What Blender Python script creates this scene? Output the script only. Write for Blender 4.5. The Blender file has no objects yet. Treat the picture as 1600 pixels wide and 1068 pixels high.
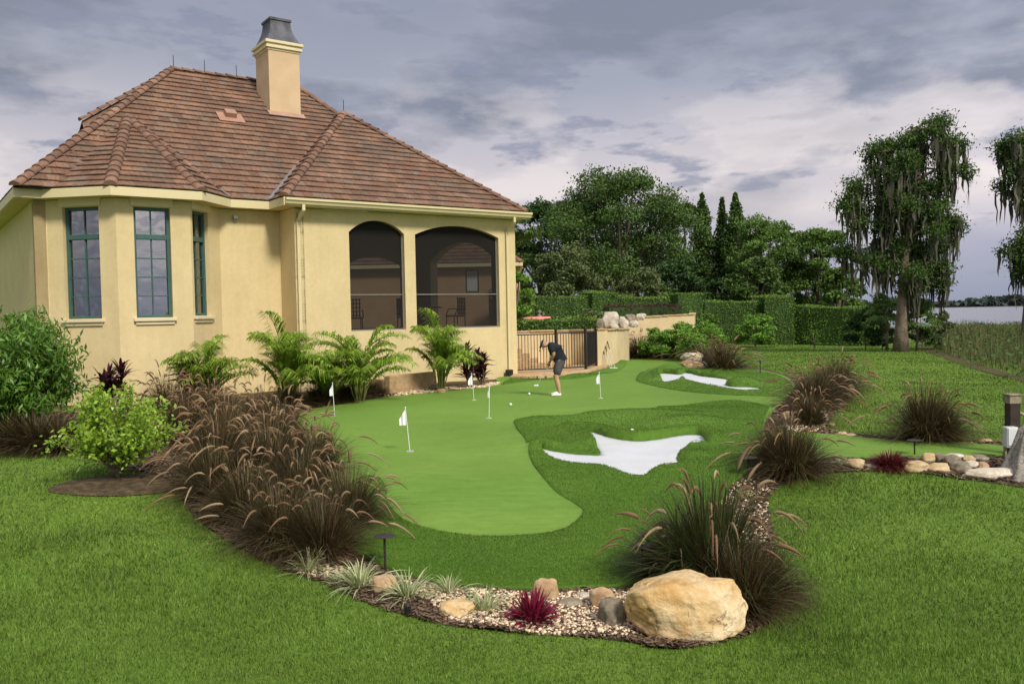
import bpy, bmesh, math, random
import numpy as np
from mathutils import Vector, Matrix, noise as mnoise
from mathutils.geometry import delaunay_2d_cdt
random.seed(7)
SC = bpy.context.scene
SKYK = 1.0; EXPO = 0.5
COL = SC.collection
rs = np.random.RandomState(11)
pi = math.pi
# ------------------------------------------------------------------ camera model (photo pixels 1600x1068)
F = 1350.0
PITCH = math.atan(45 / F); ROLL = 0.02
CAM = np.array([0, 0, 2.2])
FW = np.array([0, math.cos(PITCH), -math.sin(PITCH)])
_U = np.array([0, math.sin(PITCH), math.cos(PITCH)]); _R = np.array([1.0, 0, 0])
RR = _R * math.cos(ROLL) - _U * math.sin(ROLL)
UU = _U * math.cos(ROLL) + _R * math.sin(ROLL)
def ray(u, v): return FW + RR * (u - 800) / F - UU * (v - 534) / F
def atz(u, v, z=0.0):
    d = ray(u, v); return CAM + d * ((z - 2.2) / d[2])
def atd(u, v, Y):
    d = ray(u, v); return CAM + d * (Y / d[1])
def onwall(u, P, dv, v=430):
    d = ray(u, v); s = np.linalg.solve(np.array([[d[0], -dv[0]], [d[1], -dv[1]]]), (P - CAM)[:2])
    return s[1], CAM + d * s[0]
def S(a, b, x):
    t = np.clip((x - a) / (b - a), 0, 1); return t * t * (3 - 2 * t)
# ------------------------------------------------------------------ scene-graph helpers
def link(o, parent=None):
    COL.objects.link(o)
    if parent is not None: o.parent = parent
    return o
def tag(o, label=None, cat=None, group=None, kind=None):
    if label: o['label'] = label
    if cat: o['category'] = cat
    if group: o['group'] = group
    if kind: o['kind'] = kind
    return o
def thing(name, label, cat, loc=(0, 0, 0), rz=0.0, group=None):
    o = bpy.data.objects.new(name, None); o.empty_display_size = 0.1
    link(o); o.location = tuple(float(c) for c in loc); o.rotation_euler = (0, 0, rz)
    return tag(o, label, cat, group)
def dup(src, parent=None):
    c = src.copy(); link(c, parent)
    for ch in list(src.children): dup(ch, c)
    return c
def nmesh(name, V, Fs, mat, parent=None, smooth=False, mats=None, midx=None):
    V = np.asarray(V, dtype=np.float32).reshape(-1, 3)
    me = bpy.data.meshes.new(name)
    if isinstance(Fs, np.ndarray):
        k = Fs.shape[1]; n = Fs.shape[0]
        me.vertices.add(len(V)); me.vertices.foreach_set('co', V.ravel())
        me.loops.add(n * k); me.loops.foreach_set('vertex_index', Fs.astype(np.int32).ravel())
        me.polygons.add(n); me.polygons.foreach_set('loop_start', np.arange(0, n * k, k, dtype=np.int32))
        me.update(calc_edges=True)
    else:
        me.from_pydata([tuple(map(float, v)) for v in V], [], [tuple(int(i) for i in f) for f in Fs]); me.update()
    if mats:
        for m in mats: me.materials.append(m)
        if midx is not None: me.polygons.foreach_set('material_index', np.asarray(midx, dtype=np.int32))
    elif mat: me.materials.append(mat)
    if smooth: me.polygons.foreach_set('use_smooth', np.ones(len(me.polygons), dtype=bool))
    o = bpy.data.objects.new(name, me); link(o, parent); return o
class MB:
    def __init__(s): s.v = []; s.f = []
    def add(s, V, Fs):
        b = len(s.v); s.v.extend([tuple(map(float, p)) for p in V]); s.f.extend([tuple(b + i for i in f) for f in Fs]); return s
    def box(s, c, size, R=None):
        x, y, z = [q / 2 for q in size]
        P = np.array([[-x, -y, -z], [x, -y, -z], [x, y, -z], [-x, y, -z], [-x, -y, z], [x, -y, z], [x, y, z], [-x, y, z]])
        if R is not None: P = P @ np.asarray(R).T
        return s.add(P + np.array(c), [(0, 3, 2, 1), (4, 5, 6, 7), (0, 1, 5, 4), (1, 2, 6, 5), (2, 3, 7, 6), (3, 0, 4, 7)])
    def tube(s, pts, rad, n=8, cap=True):
        pts = np.array(pts, float); rad = np.broadcast_to(np.array(rad, float), (len(pts),))
        V = []; prev = None
        for i, p in enumerate(pts):
            t = pts[min(i + 1, len(pts) - 1)] - pts[max(i - 1, 0)]; t = t / (np.linalg.norm(t) + 1e-9)
            if prev is None:
                a = np.array([0, 0, 1.0]) if abs(t[2]) < .9 else np.array([1.0, 0, 0])
                s1 = np.cross(t, a)
            else: s1 = prev - t * (prev @ t)
            s1 /= np.linalg.norm(s1) + 1e-9; s2 = np.cross(t, s1); prev = s1
            for k in range(n):
                a = 2 * pi * k / n; V.append(p + rad[i] * (math.cos(a) * s1 + math.sin(a) * s2))
        Fs = []
        for i in range(len(pts) - 1):
            for k in range(n):
                k2 = (k + 1) % n; Fs.append((i * n + k, i * n + k2, (i + 1) * n + k2, (i + 1) * n + k))
        if cap: Fs += [tuple(range(n))[::-1], tuple((len(pts) - 1) * n + k for k in range(n))]
        return s.add(V, Fs)
    def prism(s, poly, z0, z1):
        n = len(poly); V = [(p[0], p[1], z0) for p in poly] + [(p[0], p[1], z1) for p in poly]
        return s.add(V, [tuple(range(n))[::-1], tuple(range(n, 2 * n))] + [(i, (i + 1) % n, n + (i + 1) % n, n + i) for i in range(n)])
    def lathe(s, prof, c=(0, 0, 0), n=16):
        V = []
        for r, z in prof:
            for k in range(n):
                a = 2 * pi * k / n; V.append((c[0] + r * math.cos(a), c[1] + r * math.sin(a), c[2] + z))
        Fs = []
        for i in range(len(prof) - 1):
            for k in range(n):
                k2 = (k + 1) % n; Fs.append((i * n + k, i * n + k2, (i + 1) * n + k2, (i + 1) * n + k))
        Fs += [tuple(range(n))[::-1], tuple((len(prof) - 1) * n + k for k in range(n))]
        return s.add(V, Fs)
    def obj(s, name, mat, parent=None, smooth=False, bevel=0, fix=True):
        o = nmesh(name, np.array(s.v), s.f, mat, parent, smooth)
        if fix:
            bm = bmesh.new(); bm.from_mesh(o.data); bmesh.ops.recalc_face_normals(bm, faces=bm.faces); bm.to_mesh(o.data); bm.free()
            if smooth: o.data.polygons.foreach_set('use_smooth', np.ones(len(o.data.polygons), dtype=bool))
        if bevel:
            m = o.modifiers.new('bevel', 'BEVEL'); m.width = bevel; m.segments = 2; m.limit_method = 'ANGLE'
        return o
def ribbons(P, side, W):
    """P (N,S,3) centre lines, side (N,3)|(N,S,3), W (N,S) half widths"""
    P = np.asarray(P, np.float32); N, Sg, _ = P.shape
    side = np.asarray(side, np.float32)
    if side.ndim == 2: side = side[:, None, :]
    L = P - side * W[..., None]; R = P + side * W[..., None]
    V = np.stack([L, R], 2).reshape(-1, 3)
    b = (np.arange(N) * Sg * 2)[:, None] + (np.arange(Sg - 1) * 2)[None, :]
    Fq = np.stack([b, b + 1, b + 3, b + 2], -1).reshape(-1, 4)
    return V, Fq
def tubes(P, Rd, k=5):
    P = np.asarray(P, np.float32); N, Sg, _ = P.shape
    T = np.gradient(P, axis=1); T /= np.linalg.norm(T, axis=2, keepdims=True) + 1e-9
    a = np.array([.31, .22, .92]); s1 = np.cross(T, a); s1 /= np.linalg.norm(s1, axis=2, keepdims=True) + 1e-9; s2 = np.cross(T, s1)
    V = []
    for j in range(k):
        an = 2 * pi * j / k; V.append(P + Rd[..., None] * (math.cos(an) * s1 + math.sin(an) * s2))
    V = np.stack(V, 2).reshape(-1, 3)
    b = (np.arange(N) * Sg * k)[:, None, None] + (np.arange(Sg - 1) * k)[None, :, None]
    j = np.arange(k)[None, None, :]; j2 = (j + 1) % k
    Fq = np.stack([b + j, b + j2, b + k + j2, b + k + j], -1).reshape(-1, 4)
    return V, Fq
def join(parts):
    V = []; Fs = []; n = 0
    for v, f in parts: V.append(v); Fs.append(f + n); n += len(v)
    return np.concatenate(V), np.concatenate(Fs)
def unit(v): return v / (np.linalg.norm(v, axis=-1, keepdims=True) + 1e-9)
# ------------------------------------------------------------------ materials
def newmat(name):
    m = bpy.data.materials.new(name); m.use_nodes = True; nt = m.node_tree; nt.nodes.clear()
    out = nt.nodes.new('ShaderNodeOutputMaterial'); return m, nt, out
def ramp(nt, fac, stops):
    r = nt.nodes.new('ShaderNodeValToRGB'); e = r.color_ramp.elements
    while len(e) < len(stops): e.new(.5)
    for i, (p, c) in enumerate(stops): e[i].position = p; e[i].color = (*c, 1)
    nt.links.new(fac, r.inputs[0]); return r.outputs[0]
def noisen(nt, scale, detail=4, rough=.6, vec=None, dist=0):
    n = nt.nodes.new('ShaderNodeTexNoise'); n.inputs['Scale'].default_value = scale; n.inputs['Detail'].default_value = detail
    n.inputs['Roughness'].default_value = rough; n.inputs['Distortion'].default_value = dist
    if vec is None:
        g = nt.nodes.new('ShaderNodeNewGeometry'); vec = g.outputs['Position']
    nt.links.new(vec, n.inputs['Vector']); return n
def mix(nt, fac, a, b, mode='MIX'):
    m = nt.nodes.new('ShaderNodeMix'); m.data_type = 'RGBA'; m.blend_type = mode
    for inp, val in ((m.inputs[0], fac), (m.inputs[6], a), (m.inputs[7], b)):
        if hasattr(val, 'is_output') or isinstance(val, bpy.types.NodeSocket): nt.links.new(val, inp)
        elif isinstance(val, (int, float)): inp.default_value = val
        else: inp.default_value = (*val, 1)
    return m.outputs[2]
def M(name, stops, scale=3, rough=.85, bump=0.0, bscale=40, detail=4, island=0, spec=.3, fine=None, metal=0, objc=False, dist=0, bdist=.02, streak=0, vein=None):
    """noise-driven principled; stops = list of colours or (pos,colour); island = strength of per-piece brightness change; fine=(scale, amount)"""
    m, nt, out = newmat(name)
    p = nt.nodes.new('ShaderNodeBsdfPrincipled'); nt.links.new(p.outputs[0], out.inputs[0])
    p.inputs['Roughness'].default_value = rough; p.inputs['Metallic'].default_value = metal
    p.inputs['Specular IOR Level'].default_value = spec
    if not isinstance(stops[0][0], (tuple, list)) and len(stops[0]) == 3:
        k = len(stops); stops = [(.3 + .4 * i / max(k - 1, 1), c) for i, c in enumerate(stops)]
    vec = None
    if objc: vec = nt.nodes.new('ShaderNodeTexCoord').outputs['Object']
    n = noisen(nt, scale, detail, .6, vec, dist)
    col = ramp(nt, n.outputs[0], stops)
    if fine:
        n2 = noisen(nt, fine[0], 3, .6, vec); a = fine[1]
        col = mix(nt, 1.0, col, ramp(nt, n2.outputs[0], [(.3, (1 - a,) * 3), (.7, (1 + a,) * 3)]), 'MULTIPLY')
    if streak:
        gp = nt.nodes.new('ShaderNodeNewGeometry'); mp = nt.nodes.new('ShaderNodeMapping'); mp.inputs['Scale'].default_value = (4, 4, .35); nt.links.new(gp.outputs['Position'], mp.inputs[0])
        n4 = noisen(nt, 1.0, 5, .7, mp.outputs[0]); col = mix(nt, 1.0, col, ramp(nt, n4.outputs[0], [(.35, (1 - streak,) * 3), (.65, (1 + streak,) * 3)]), 'MULTIPLY')
    if vein:
        n5 = noisen(nt, vein[0], 4, .6, vec, .8); v_ = ramp(nt, n5.outputs[0], [(.485, (1, 1, 1)), (.5, (vein[1],) * 3), (.515, (1, 1, 1))]); n6 = noisen(nt, 3.5, 3, .6, vec); msk = ramp(nt, n6.outputs[0], [(.5, (0,) * 3), (.58, (1,) * 3)])
        col = mix(nt, msk, col, mix(nt, 1.0, col, v_, 'MULTIPLY'))
    if island:
        g = nt.nodes.new('ShaderNodeNewGeometry'); a = island
        col = mix(nt, 1.0, col, ramp(nt, g.outputs['Random Per Island'], [(0, (1 - a,) * 3), (1, (1 + a,) * 3)]), 'MULTIPLY')
    nt.links.new(col, p.inputs['Base Color'])
    if bump:
        n3 = noisen(nt, bscale, 5, .65, vec)
        b = nt.nodes.new('ShaderNodeBump'); b.inputs['Strength'].default_value = bump; b.inputs['Distance'].default_value = bdist
        nt.links.new(n3.outputs[0], b.inputs['Height']); nt.links.new(b.outputs[0], p.inputs['Normal'])
    return m
def leafmat(name, cols, trans=.3, rough=.55, spec=.3, nscale=1.2, namt=.25):
    """per-leaf colour from Random Per Island, some translucency, patchy noise over the plant"""
    m, nt, out = newmat(name)
    g = nt.nodes.new('ShaderNodeNewGeometry')
    k = len(cols); col = ramp(nt, g.outputs['Random Per Island'], [(i / max(k - 1, 1), c) for i, c in enumerate(cols)])
    n = noisen(nt, nscale, 3, .6)
    col = mix(nt, 1.0, col, ramp(nt, n.outputs[0], [(.35, (1 - namt,) * 3), (.65, (1 + namt,) * 3)]), 'MULTIPLY')
    p = nt.nodes.new('ShaderNodeBsdfPrincipled'); p.inputs['Roughness'].default_value = rough; p.inputs['Specular IOR Level'].default_value = spec
    nt.links.new(col, p.inputs['Base Color'])
    t = nt.nodes.new('ShaderNodeBsdfTranslucent'); nt.links.new(col, t.inputs[0])
    mx = nt.nodes.new('ShaderNodeMixShader'); mx.inputs[0].default_value = trans
    nt.links.new(p.outputs[0], mx.inputs[1]); nt.links.new(t.outputs[0], mx.inputs[2]); nt.links.new(mx.outputs[0], out.inputs[0])
    return m
MT = {}
MT['stucco'] = M('stucco', [(.3, (.61, .49, .26)), (.7, (.68, .55, .305))], 1.1, .9, .5, 38, fine=(9, .04), bdist=.012, streak=.03)
MT['stucco_wall'] = M('stucco_wall', [(.3, (.58, .45, .25)), (.7, (.67, .53, .31))], 1.0, .9, .3, 50, fine=(7, .06), bdist=.01)
MT['stucco_pale'] = M('stucco_pale', [(.3, (.66, .56, .35)), (.7, (.72, .62, .40))], 2, .9, .3, 60, bdist=.006)
MT['trim'] = M('trim', [(.3, (.62, .53, .30)), (.7, (.68, .58, .34))], 1.5, .55, spec=.4)
MT['tile'] = None
MT['lead'] = M('lead', [(.3, (.055, .057, .065)), (.7, (.13, .13, .145))], 3, .55, .1, 20, metal=.3)
MT['teal'] = M('teal', [(.3, (.045, .10, .088)), (.7, (.06, .13, .112))], 4, .5)
MT['black'] = M('black_paint', [(.3, (.012, .012, .013)), (.7, (.02, .02, .021))], 5, .45)
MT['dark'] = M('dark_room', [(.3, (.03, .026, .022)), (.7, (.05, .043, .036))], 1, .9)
MT['white'] = M('white_paint', [(.3, (.78, .78, .77)), (.7, (.84, .84, .82))], 9, .5)
MT['blind'] = M('blind', [(.3, (.6, .62, .62)), (.7, (.7, .71, .7))], 4, .6)
MT['bark'] = M('bark', [(.3, (.10, .075, .055)), (.7, (.22, .17, .125))], 3, .95, .8, 14, fine=(20, .3), bdist=.05)
MT['stone'] = M('stone', [(.25, (.30, .19, .085)), (.45, (.46, .33, .17)), (.6, (.55, .43, .26)), (.78, (.36, .24, .12))], 5, .8, .5, 22, fine=(30, .12), objc=True, bdist=.02)
MT['stone_grey'] = M('stone_grey', [(.25, (.11, .09, .06)), (.5, (.22, .185, .13)), (.7, (.36, .30, .22))], 6, .85, .5, 24, fine=(34, .18), objc=True)
MT['stone_pink'] = M('stone_pink', [(.25, (.28, .15, .075)), (.5, (.45, .30, .17)), (.7, (.56, .43, .28))], 6, .8, .4, 24, fine=(34, .15), objc=True)
MT['stone_pale'] = M('stone_pale', [(.25, (.34, .27, .19)), (.5, (.55, .48, .38)), (.7, (.68, .62, .52))], 4, .8, .5, 20, fine=(30, .15), objc=True)
MT['boulder'] = M('boulder', [(.22, (.34, .17, .05)), (.40, (.52, .32, .12)), (.54, (.62, .46, .25)), (.68, (.70, .58, .38)), (.85, (.50, .33, .15))], 2.6, .72, .7, 13, detail=8, fine=(26, .14), objc=True, dist=.6, bdist=.035, vein=(2.2, .35))
MT['coping'] = M('coping', [(.3, (.38, .24, .12)), (.7, (.58, .42, .24))], 4, .8, .3, 30, fine=(14, .15), island=.12)
MT['paving'] = M('paving', [(.3, (.40, .24, .11)), (.7, (.58, .40, .22))], 3, .8, .2, 30, fine=(12, .12))
MT['metal_grey'] = M('metal_grey', [(.3, (.3, .3, .3)), (.7, (.4, .4, .4))], 9, .35, metal=.8)
MT['fixture'] = M('fixture_bronze', [(.3, (.035, .028, .026)), (.7, (.06, .05, .045))], 9, .55, metal=.4)
# tile: per-piece tone plus streaks running down the slope
def tilemat():
    m, nt, out = newmat('roof_tile'); p = nt.nodes.new('ShaderNodeBsdfPrincipled'); nt.links.new(p.outputs[0], out.inputs[0])
    p.inputs['Roughness'].default_value = .8; p.inputs['Specular IOR Level'].default_value = .3
    g = nt.nodes.new('ShaderNodeNewGeometry')
    base = ramp(nt, g.outputs['Random Per Island'], [(0, (.135, .08, .052)), (.25, (.195, .10, .062)), (.5, (.165, .098, .066)), (.75, (.225, .122, .076)), (1, (.19, .135, .098))])
    n = noisen(nt, .55, 5, .6, dist=.5)
    base = mix(nt, ramp(nt, n.outputs[0], [(.5, (0, 0, 0)), (.68, (.7,) * 3)]), base, (.12, .095, .072))
    n2 = noisen(nt, .8, 4, .6); base = mix(nt, ramp(nt, n2.outputs[0], [(.52, (0, 0, 0)), (.72, (.7,) * 3)]), base, (.34, .185, .115))
    n3 = noisen(nt, 14, 4, .7); base = mix(nt, 1.0, base, ramp(nt, n3.outputs[0], [(.3, (.62,) * 3), (.7, (1.3,) * 3)]), 'MULTIPLY')
    nt.links.new(base, p.inputs['Base Color'])
    b = nt.nodes.new('ShaderNodeBump'); b.inputs['Strength'].default_value = .5; b.inputs['Distance'].default_value = .01
    nt.links.new(noisen(nt, 35, 4, .7).outputs[0], b.inputs['Height']); nt.links.new(b.outputs[0], p.inputs['Normal'])
    return m
MT['tile'] = tilemat()
def glassmat(name, tint, refl=.9, see=.55):
    m, nt, out = newmat(name)
    tr = nt.nodes.new('ShaderNodeBsdfTransparent'); tr.inputs[0].default_value = (*tint, 1)
    gl = nt.nodes.new('ShaderNodeBsdfGlossy'); gl.inputs['Roughness'].default_value = .03; gl.inputs[0].default_value = (refl,) * 3 + (1,)
    fr = nt.nodes.new('ShaderNodeFresnel'); fr.inputs[0].default_value = 1.9
    mx = nt.nodes.new('ShaderNodeMixShader'); mm_ = nt.nodes.new('ShaderNodeMath'); mm_.operation = 'MAXIMUM'; mm_.inputs[1].default_value = .34; gb = nt.nodes.new('ShaderNodeBump'); gb.inputs['Strength'].default_value = .25; gb.inputs['Distance'].default_value = .05; nt.links.new(noisen(nt, 1.3, 2, .5).outputs[0], gb.inputs['Height']); nt.links.new(gb.outputs[0], gl.inputs['Normal']); nt.links.new(fr.outputs[0], mm_.inputs[0]); nt.links.new(mm_.outputs[0], mx.inputs[0])
    nt.links.new(tr.outputs[0], mx.inputs[1]); nt.links.new(gl.outputs[0], mx.inputs[2]); nt.links.new(mx.outputs[0], out.inputs[0])
    return m
MT['glass'] = glassmat('window_glass', (.55, .6, .6))
def screenmat():
    m, nt, out = newmat('insect_screen')
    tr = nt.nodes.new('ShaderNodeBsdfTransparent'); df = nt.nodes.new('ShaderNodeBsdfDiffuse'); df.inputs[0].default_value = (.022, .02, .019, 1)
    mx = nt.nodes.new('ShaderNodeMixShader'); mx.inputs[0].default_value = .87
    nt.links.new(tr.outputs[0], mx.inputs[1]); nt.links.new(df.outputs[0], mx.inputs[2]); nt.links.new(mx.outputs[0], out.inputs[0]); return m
MT['screen'] = screenmat()
# ------------------------------------------------------------------ terrain height
BUMPS = []
def bump_at(u, v, rx, ry, A, z=0.0, ang=0.0):
    p = atz(u, v, z); BUMPS.append((p[0], p[1], rx, ry, A, ang))
bump_at(895, 702, .4, .2, .035, 0, -.2)      # lobe between the tail and the body of the near bunker
bump_at(1092, 712, .35, .22, .04)
bump_at(838, 668, .40, .40, .13)
bump_at(985, 660, 1.7, .45, .18)            # back lip of the near bunker
bump_at(1082, 666, .8, .4, .14)
bump_at(1047, 578, .45, .40, .22)            # mounds of the far bunker
bump_at(1160, 604, .55, .42, .22)
bump_at(1100, 582, 1.6, .5, .10)
bump_at(870, 590, 2.6, .8, .10)
bump_at(965, 572, 1.0, 1.0, .22)
bump_at(1100, 648, 2.5, 1.0, .08)
bump_at(960, 650, 1.5, .6, .07)
def h0(x, y):
    x = np.asarray(x, float); y = np.asarray(y, float)
    z = -0.21 * (1 - S(10.2, 11.9, y)) - .09 * (1 - S(8.1, 9.3, y)) - .5 * S(35, 62, y) * S(-.1, .5, x / np.maximum(y, 1)) - 2.4 * S(75, 118, y) * S(-.05, .25, x / np.maximum(y, 1))
    z = z + .03 * np.sin(x * .55 + 1) * np.sin(y * .4) * S(4, 8, y) * (1 - S(60, 90, y))
    return z
def hb(x, y):
    z = h0(x, y)
    for (cx, cy, rx, ry, A, an) in BUMPS:
        dx = x - cx; dy = y - cy; c, s = math.cos(an), math.sin(an)
        z = z + A * np.exp(-(((dx * c + dy * s) / rx) ** 2 + ((-dx * s + dy * c) / ry) ** 2))
    return z
def G(u, v, hf=h0):
    d = ray(u, v); ts = np.geomspace(3, 400, 700); P = CAM + d * ts[:, None]
    dz = P[:, 2] - hf(P[:, 0], P[:, 1]); i = int(np.argmax(dz < 0)) if (dz < 0).any() else len(ts) - 1
    a, b = ts[max(i - 1, 0)], ts[i]
    for _ in range(25):
        m = (a + b) / 2; p = CAM + d * m
        if p[2] - hf(p[0], p[1]) < 0: b = m
        else: a = m
    return CAM + d * b
def crom(pts, n=6, closed=True):
    P = np.array(pts, float); k = len(P); out = []
    for i in range(k if closed else k - 1):
        p0, p1, p2, p3 = P[(i - 1) % k], P[i], P[(i + 1) % k], P[(i + 2) % k]
        if not closed: p0 = P[max(i - 1, 0)]; p3 = P[min(i + 2, k - 1)]
        for j in range(n):
            t = j / n; out.append(.5 * ((2 * p1) + (p2 - p0) * t + (2 * p0 - 5 * p1 + 4 * p2 - p3) * t * t + (3 * p1 - p0 - 3 * p2 + p3) * t ** 3))
    return np.array(out)
def px_poly(px, n=5, hf=h0): return np.array([G(u, v, hf)[:2] for u, v in crom(px, n)])
def inside(x, y, poly):
    x = np.asarray(x, float); y = np.asarray(y, float); c = np.zeros(x.shape, bool); n = len(poly); j = n - 1
    for i in range(n):
        xi, yi = poly[i]; xj, yj = poly[j]
        if yi != yj:
            c ^= ((yi > y) != (yj > y)) & (x < (xj - xi) * (y - yi) / (yj - yi) + xi)
        j = i
    return c
def pdist(x, y, poly):
    x = np.asarray(x, float).ravel(); y = np.asarray(y, float).ravel(); d = np.full(x.shape, 1e9); n = len(poly)
    for i in range(n):
        a = poly[i]; b = poly[(i + 1) % n]; ab = b - a; L = ab @ ab + 1e-12
        t = np.clip(((x - a[0]) * ab[0] + (y - a[1]) * ab[1]) / L, 0, 1)
        d = np.minimum(d, np.hypot(x - a[0] - t * ab[0], y - a[1] - t * ab[1]))
    return d
def cdt(outer, holes=(), pts=None):
    V = []; E = []
    for lp in [outer] + list(holes):
        b = len(V); V += [tuple(p) for p in lp]; E += [(b + i, b + (i + 1) % len(lp)) for i in range(len(lp))]
    if pts is not None: V += [tuple(p) for p in pts]
    r = delaunay_2d_cdt([Vector((float(p[0]), float(p[1]))) for p in V], E, [], 0, 1e-5, False)
    W = np.array([(p[0], p[1]) for p in r[0]]); T = np.array([f for f in r[2]])
    c = W[T].mean(1); ok = inside(c[:, 0], c[:, 1], outer)
    for h in holes: ok &= ~inside(c[:, 0], c[:, 1], h)
    return W, T[ok], r[1]
def sheet(name, poly, hf, off, mat, near=.13, far=.35, ysplit=17, skirt=.06, holes=(), smooth=True):
    x0, y0 = poly.min(0); x1, y1 = poly.max(0); pts = []
    for (ya, yb, sp) in ((y0, min(y1, ysplit), near), (max(ysplit, y0), y1, far)):
        if yb <= ya: continue
        gx, gy = np.meshgrid(np.arange(x0, x1, sp), np.arange(ya, yb, sp)); gx = gx + (np.arange(gx.shape[0]) % 2)[:, None] * sp / 2
        pts.append(np.stack([gx.ravel(), gy.ravel()], 1))
    pts = np.concatenate(pts); pts = pts[inside(pts[:, 0], pts[:, 1], poly)]
    pts = pts[pdist(pts[:, 0], pts[:, 1], poly) > .04]
    for h in holes: pts = pts[~inside(pts[:, 0], pts[:, 1], h)]; pts = pts[pdist(pts[:, 0], pts[:, 1], h) > .03]
    W, T, _ = cdt(poly, holes, pts)
    z = hf(W[:, 0], W[:, 1]) + off
    V = [(*w, q) for w, q in zip(W, z)]; Fs = [tuple(t) for t in T]
    if skirt:
        cnt = {}
        for t in T:
            for i in range(3):
                e = (t[i], t[(i + 1) % 3]); k = (min(e), max(e)); cnt.setdefault(k, []).append(e)
        low = {}
        for k, es in cnt.items():
            if len(es) == 1:
                a, b = es[0]
                for q in (a, b):
                    if q not in low: low[q] = len(V); V.append((V[q][0], V[q][1], V[q][2] - skirt))
                Fs.append((b, a, low[a], low[b]))
    me = bpy.data.meshes.new(name); me.from_pydata(V, [], [tuple(int(i) for i in f) for f in Fs]); me.materials.append(mat); me.update()
    if smooth: me.polygons.foreach_set('use_smooth', np.ones(len(me.polygons), dtype=bool))
    o = bpy.data.objects.new(name, me); link(o); return o
# ------------------------------------------------------------------ ground regions (traced outlines, laid on the terrain)
TURF = px_poly([(470, 648), (540, 632), (600, 622), (640, 618), (700, 612), (760, 606), (780, 600), (776, 594), (800, 592), (850, 592), (900, 586), (945, 575), (977, 562),
    (1010, 559), (1060, 559), (1085, 572), (1140, 573), (1215, 585), (1242, 602), (1228, 625), (1200, 655), (1202, 674), (1276, 679), (1400, 690), (1560, 698), (1562, 713), (1420, 717), (1310, 717),
    (1230, 719), (1188, 722), (1172, 738), (1140, 765), (1110, 815), (1060, 868), (1005, 902), (975, 920), (900, 923), (840, 925), (760, 922), (690, 915), (620, 896), (560, 866), (520, 830), (500, 780), (485, 740), (470, 690)])
SAND1 = px_poly([(846, 705), (862, 708), (895, 712), (920, 714), (938, 714), (932, 703), (922, 690), (908, 682), (896, 676), (928, 679), (956, 688), (994, 692), (1027, 689), (1069, 683), (1094, 683), (1103, 691), (1103, 699), (1082, 700),
    (1067, 706), (1058, 718), (1060, 728), (1036, 731), (1019, 738), (1005, 748), (983, 746), (956, 736), (937, 731), (904, 729), (876, 724), (858, 717)], 5)
SAND2 = px_poly([(1029, 586), (1048, 586), (1062, 587), (1068, 584), (1080, 585), (1096, 589), (1118, 592), (1138, 596), (1134, 602), (1144, 606), (1168, 607), (1190, 610), (1160, 612), (1130, 607.5), (1100, 602), (1084, 598), (1068, 595), (1052, 597), (1036, 598.5)], 4)
BED = px_poly([(-120, 700), (0, 702), (60, 706), (110, 711), (200, 735), (262, 750), (300, 802), (350, 842), (430, 885), (500, 909), (560, 937), (620, 957), (700, 977), (800, 988), (900, 995), (980, 1003), (1060, 1016), (1180, 988), (1215, 950), (1219, 900), (1208, 830), (1200, 785), (1217, 760), (1262, 745), (1330, 737), (1420, 738), (1500, 748), (1640, 760),
    (1640, 700), (1560, 690), (1400, 684), (1300, 674), (1290, 660), (1325, 628), (1338, 606), (1312, 594), (1270, 592), (1240, 587), (1215, 582), (1160, 570), (1100, 566), (980, 556), (940, 566), (800, 580), (700, 585), (400, 600), (150, 612), (-120, 640)], 4)
def sanded(x, y):
    shp = np.shape(x); x = np.ravel(x); y = np.ravel(y); z = hb(x, y); zb0 = h0(x, y)
    for P, dep, lip in ((SAND1, .13, .07), (SAND2, .12, .08)):
        c = P.mean(0); near = np.hypot(x - c[0], y - c[1]) < 5
        if near.any():
            xn, yn = x[near], y[near]; d = pdist(xn, yn, P); ins = inside(xn, yn, P)
            back = S(.0, .5, (yn - c[1]))
            z[near] = zb0[near] + (z[near] - zb0[near]) * np.where(ins, 0, S(-.04, .02, d))
            zz = np.where(ins, 0, (.13 * back + .012) * np.exp(-((d - .08) / .26) ** 2))
            z[near] += zz
    return z.reshape(shp)
def lowered(x, y, poly, amt, marg):
    x = np.asarray(x, float); y = np.asarray(y, float); shp = x.shape; xr, yr = x.ravel(), y.ravel()
    i = inside(xr, yr, poly); z = np.zeros(xr.shape)
    if i.any(): z[i] = -amt * S(marg * .3, marg, pdist(xr[i], yr[i], poly))
    return z.reshape(shp)
def hground(x, y): return h0(x, y) + lowered(x, y, BED, .35, .6)
def hbed(x, y): return h0(x, y) + lowered(x, y, TURF, .3, .5) + .015 * np.sin(x * 7.1) * np.sin(y * 6.3)
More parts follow.
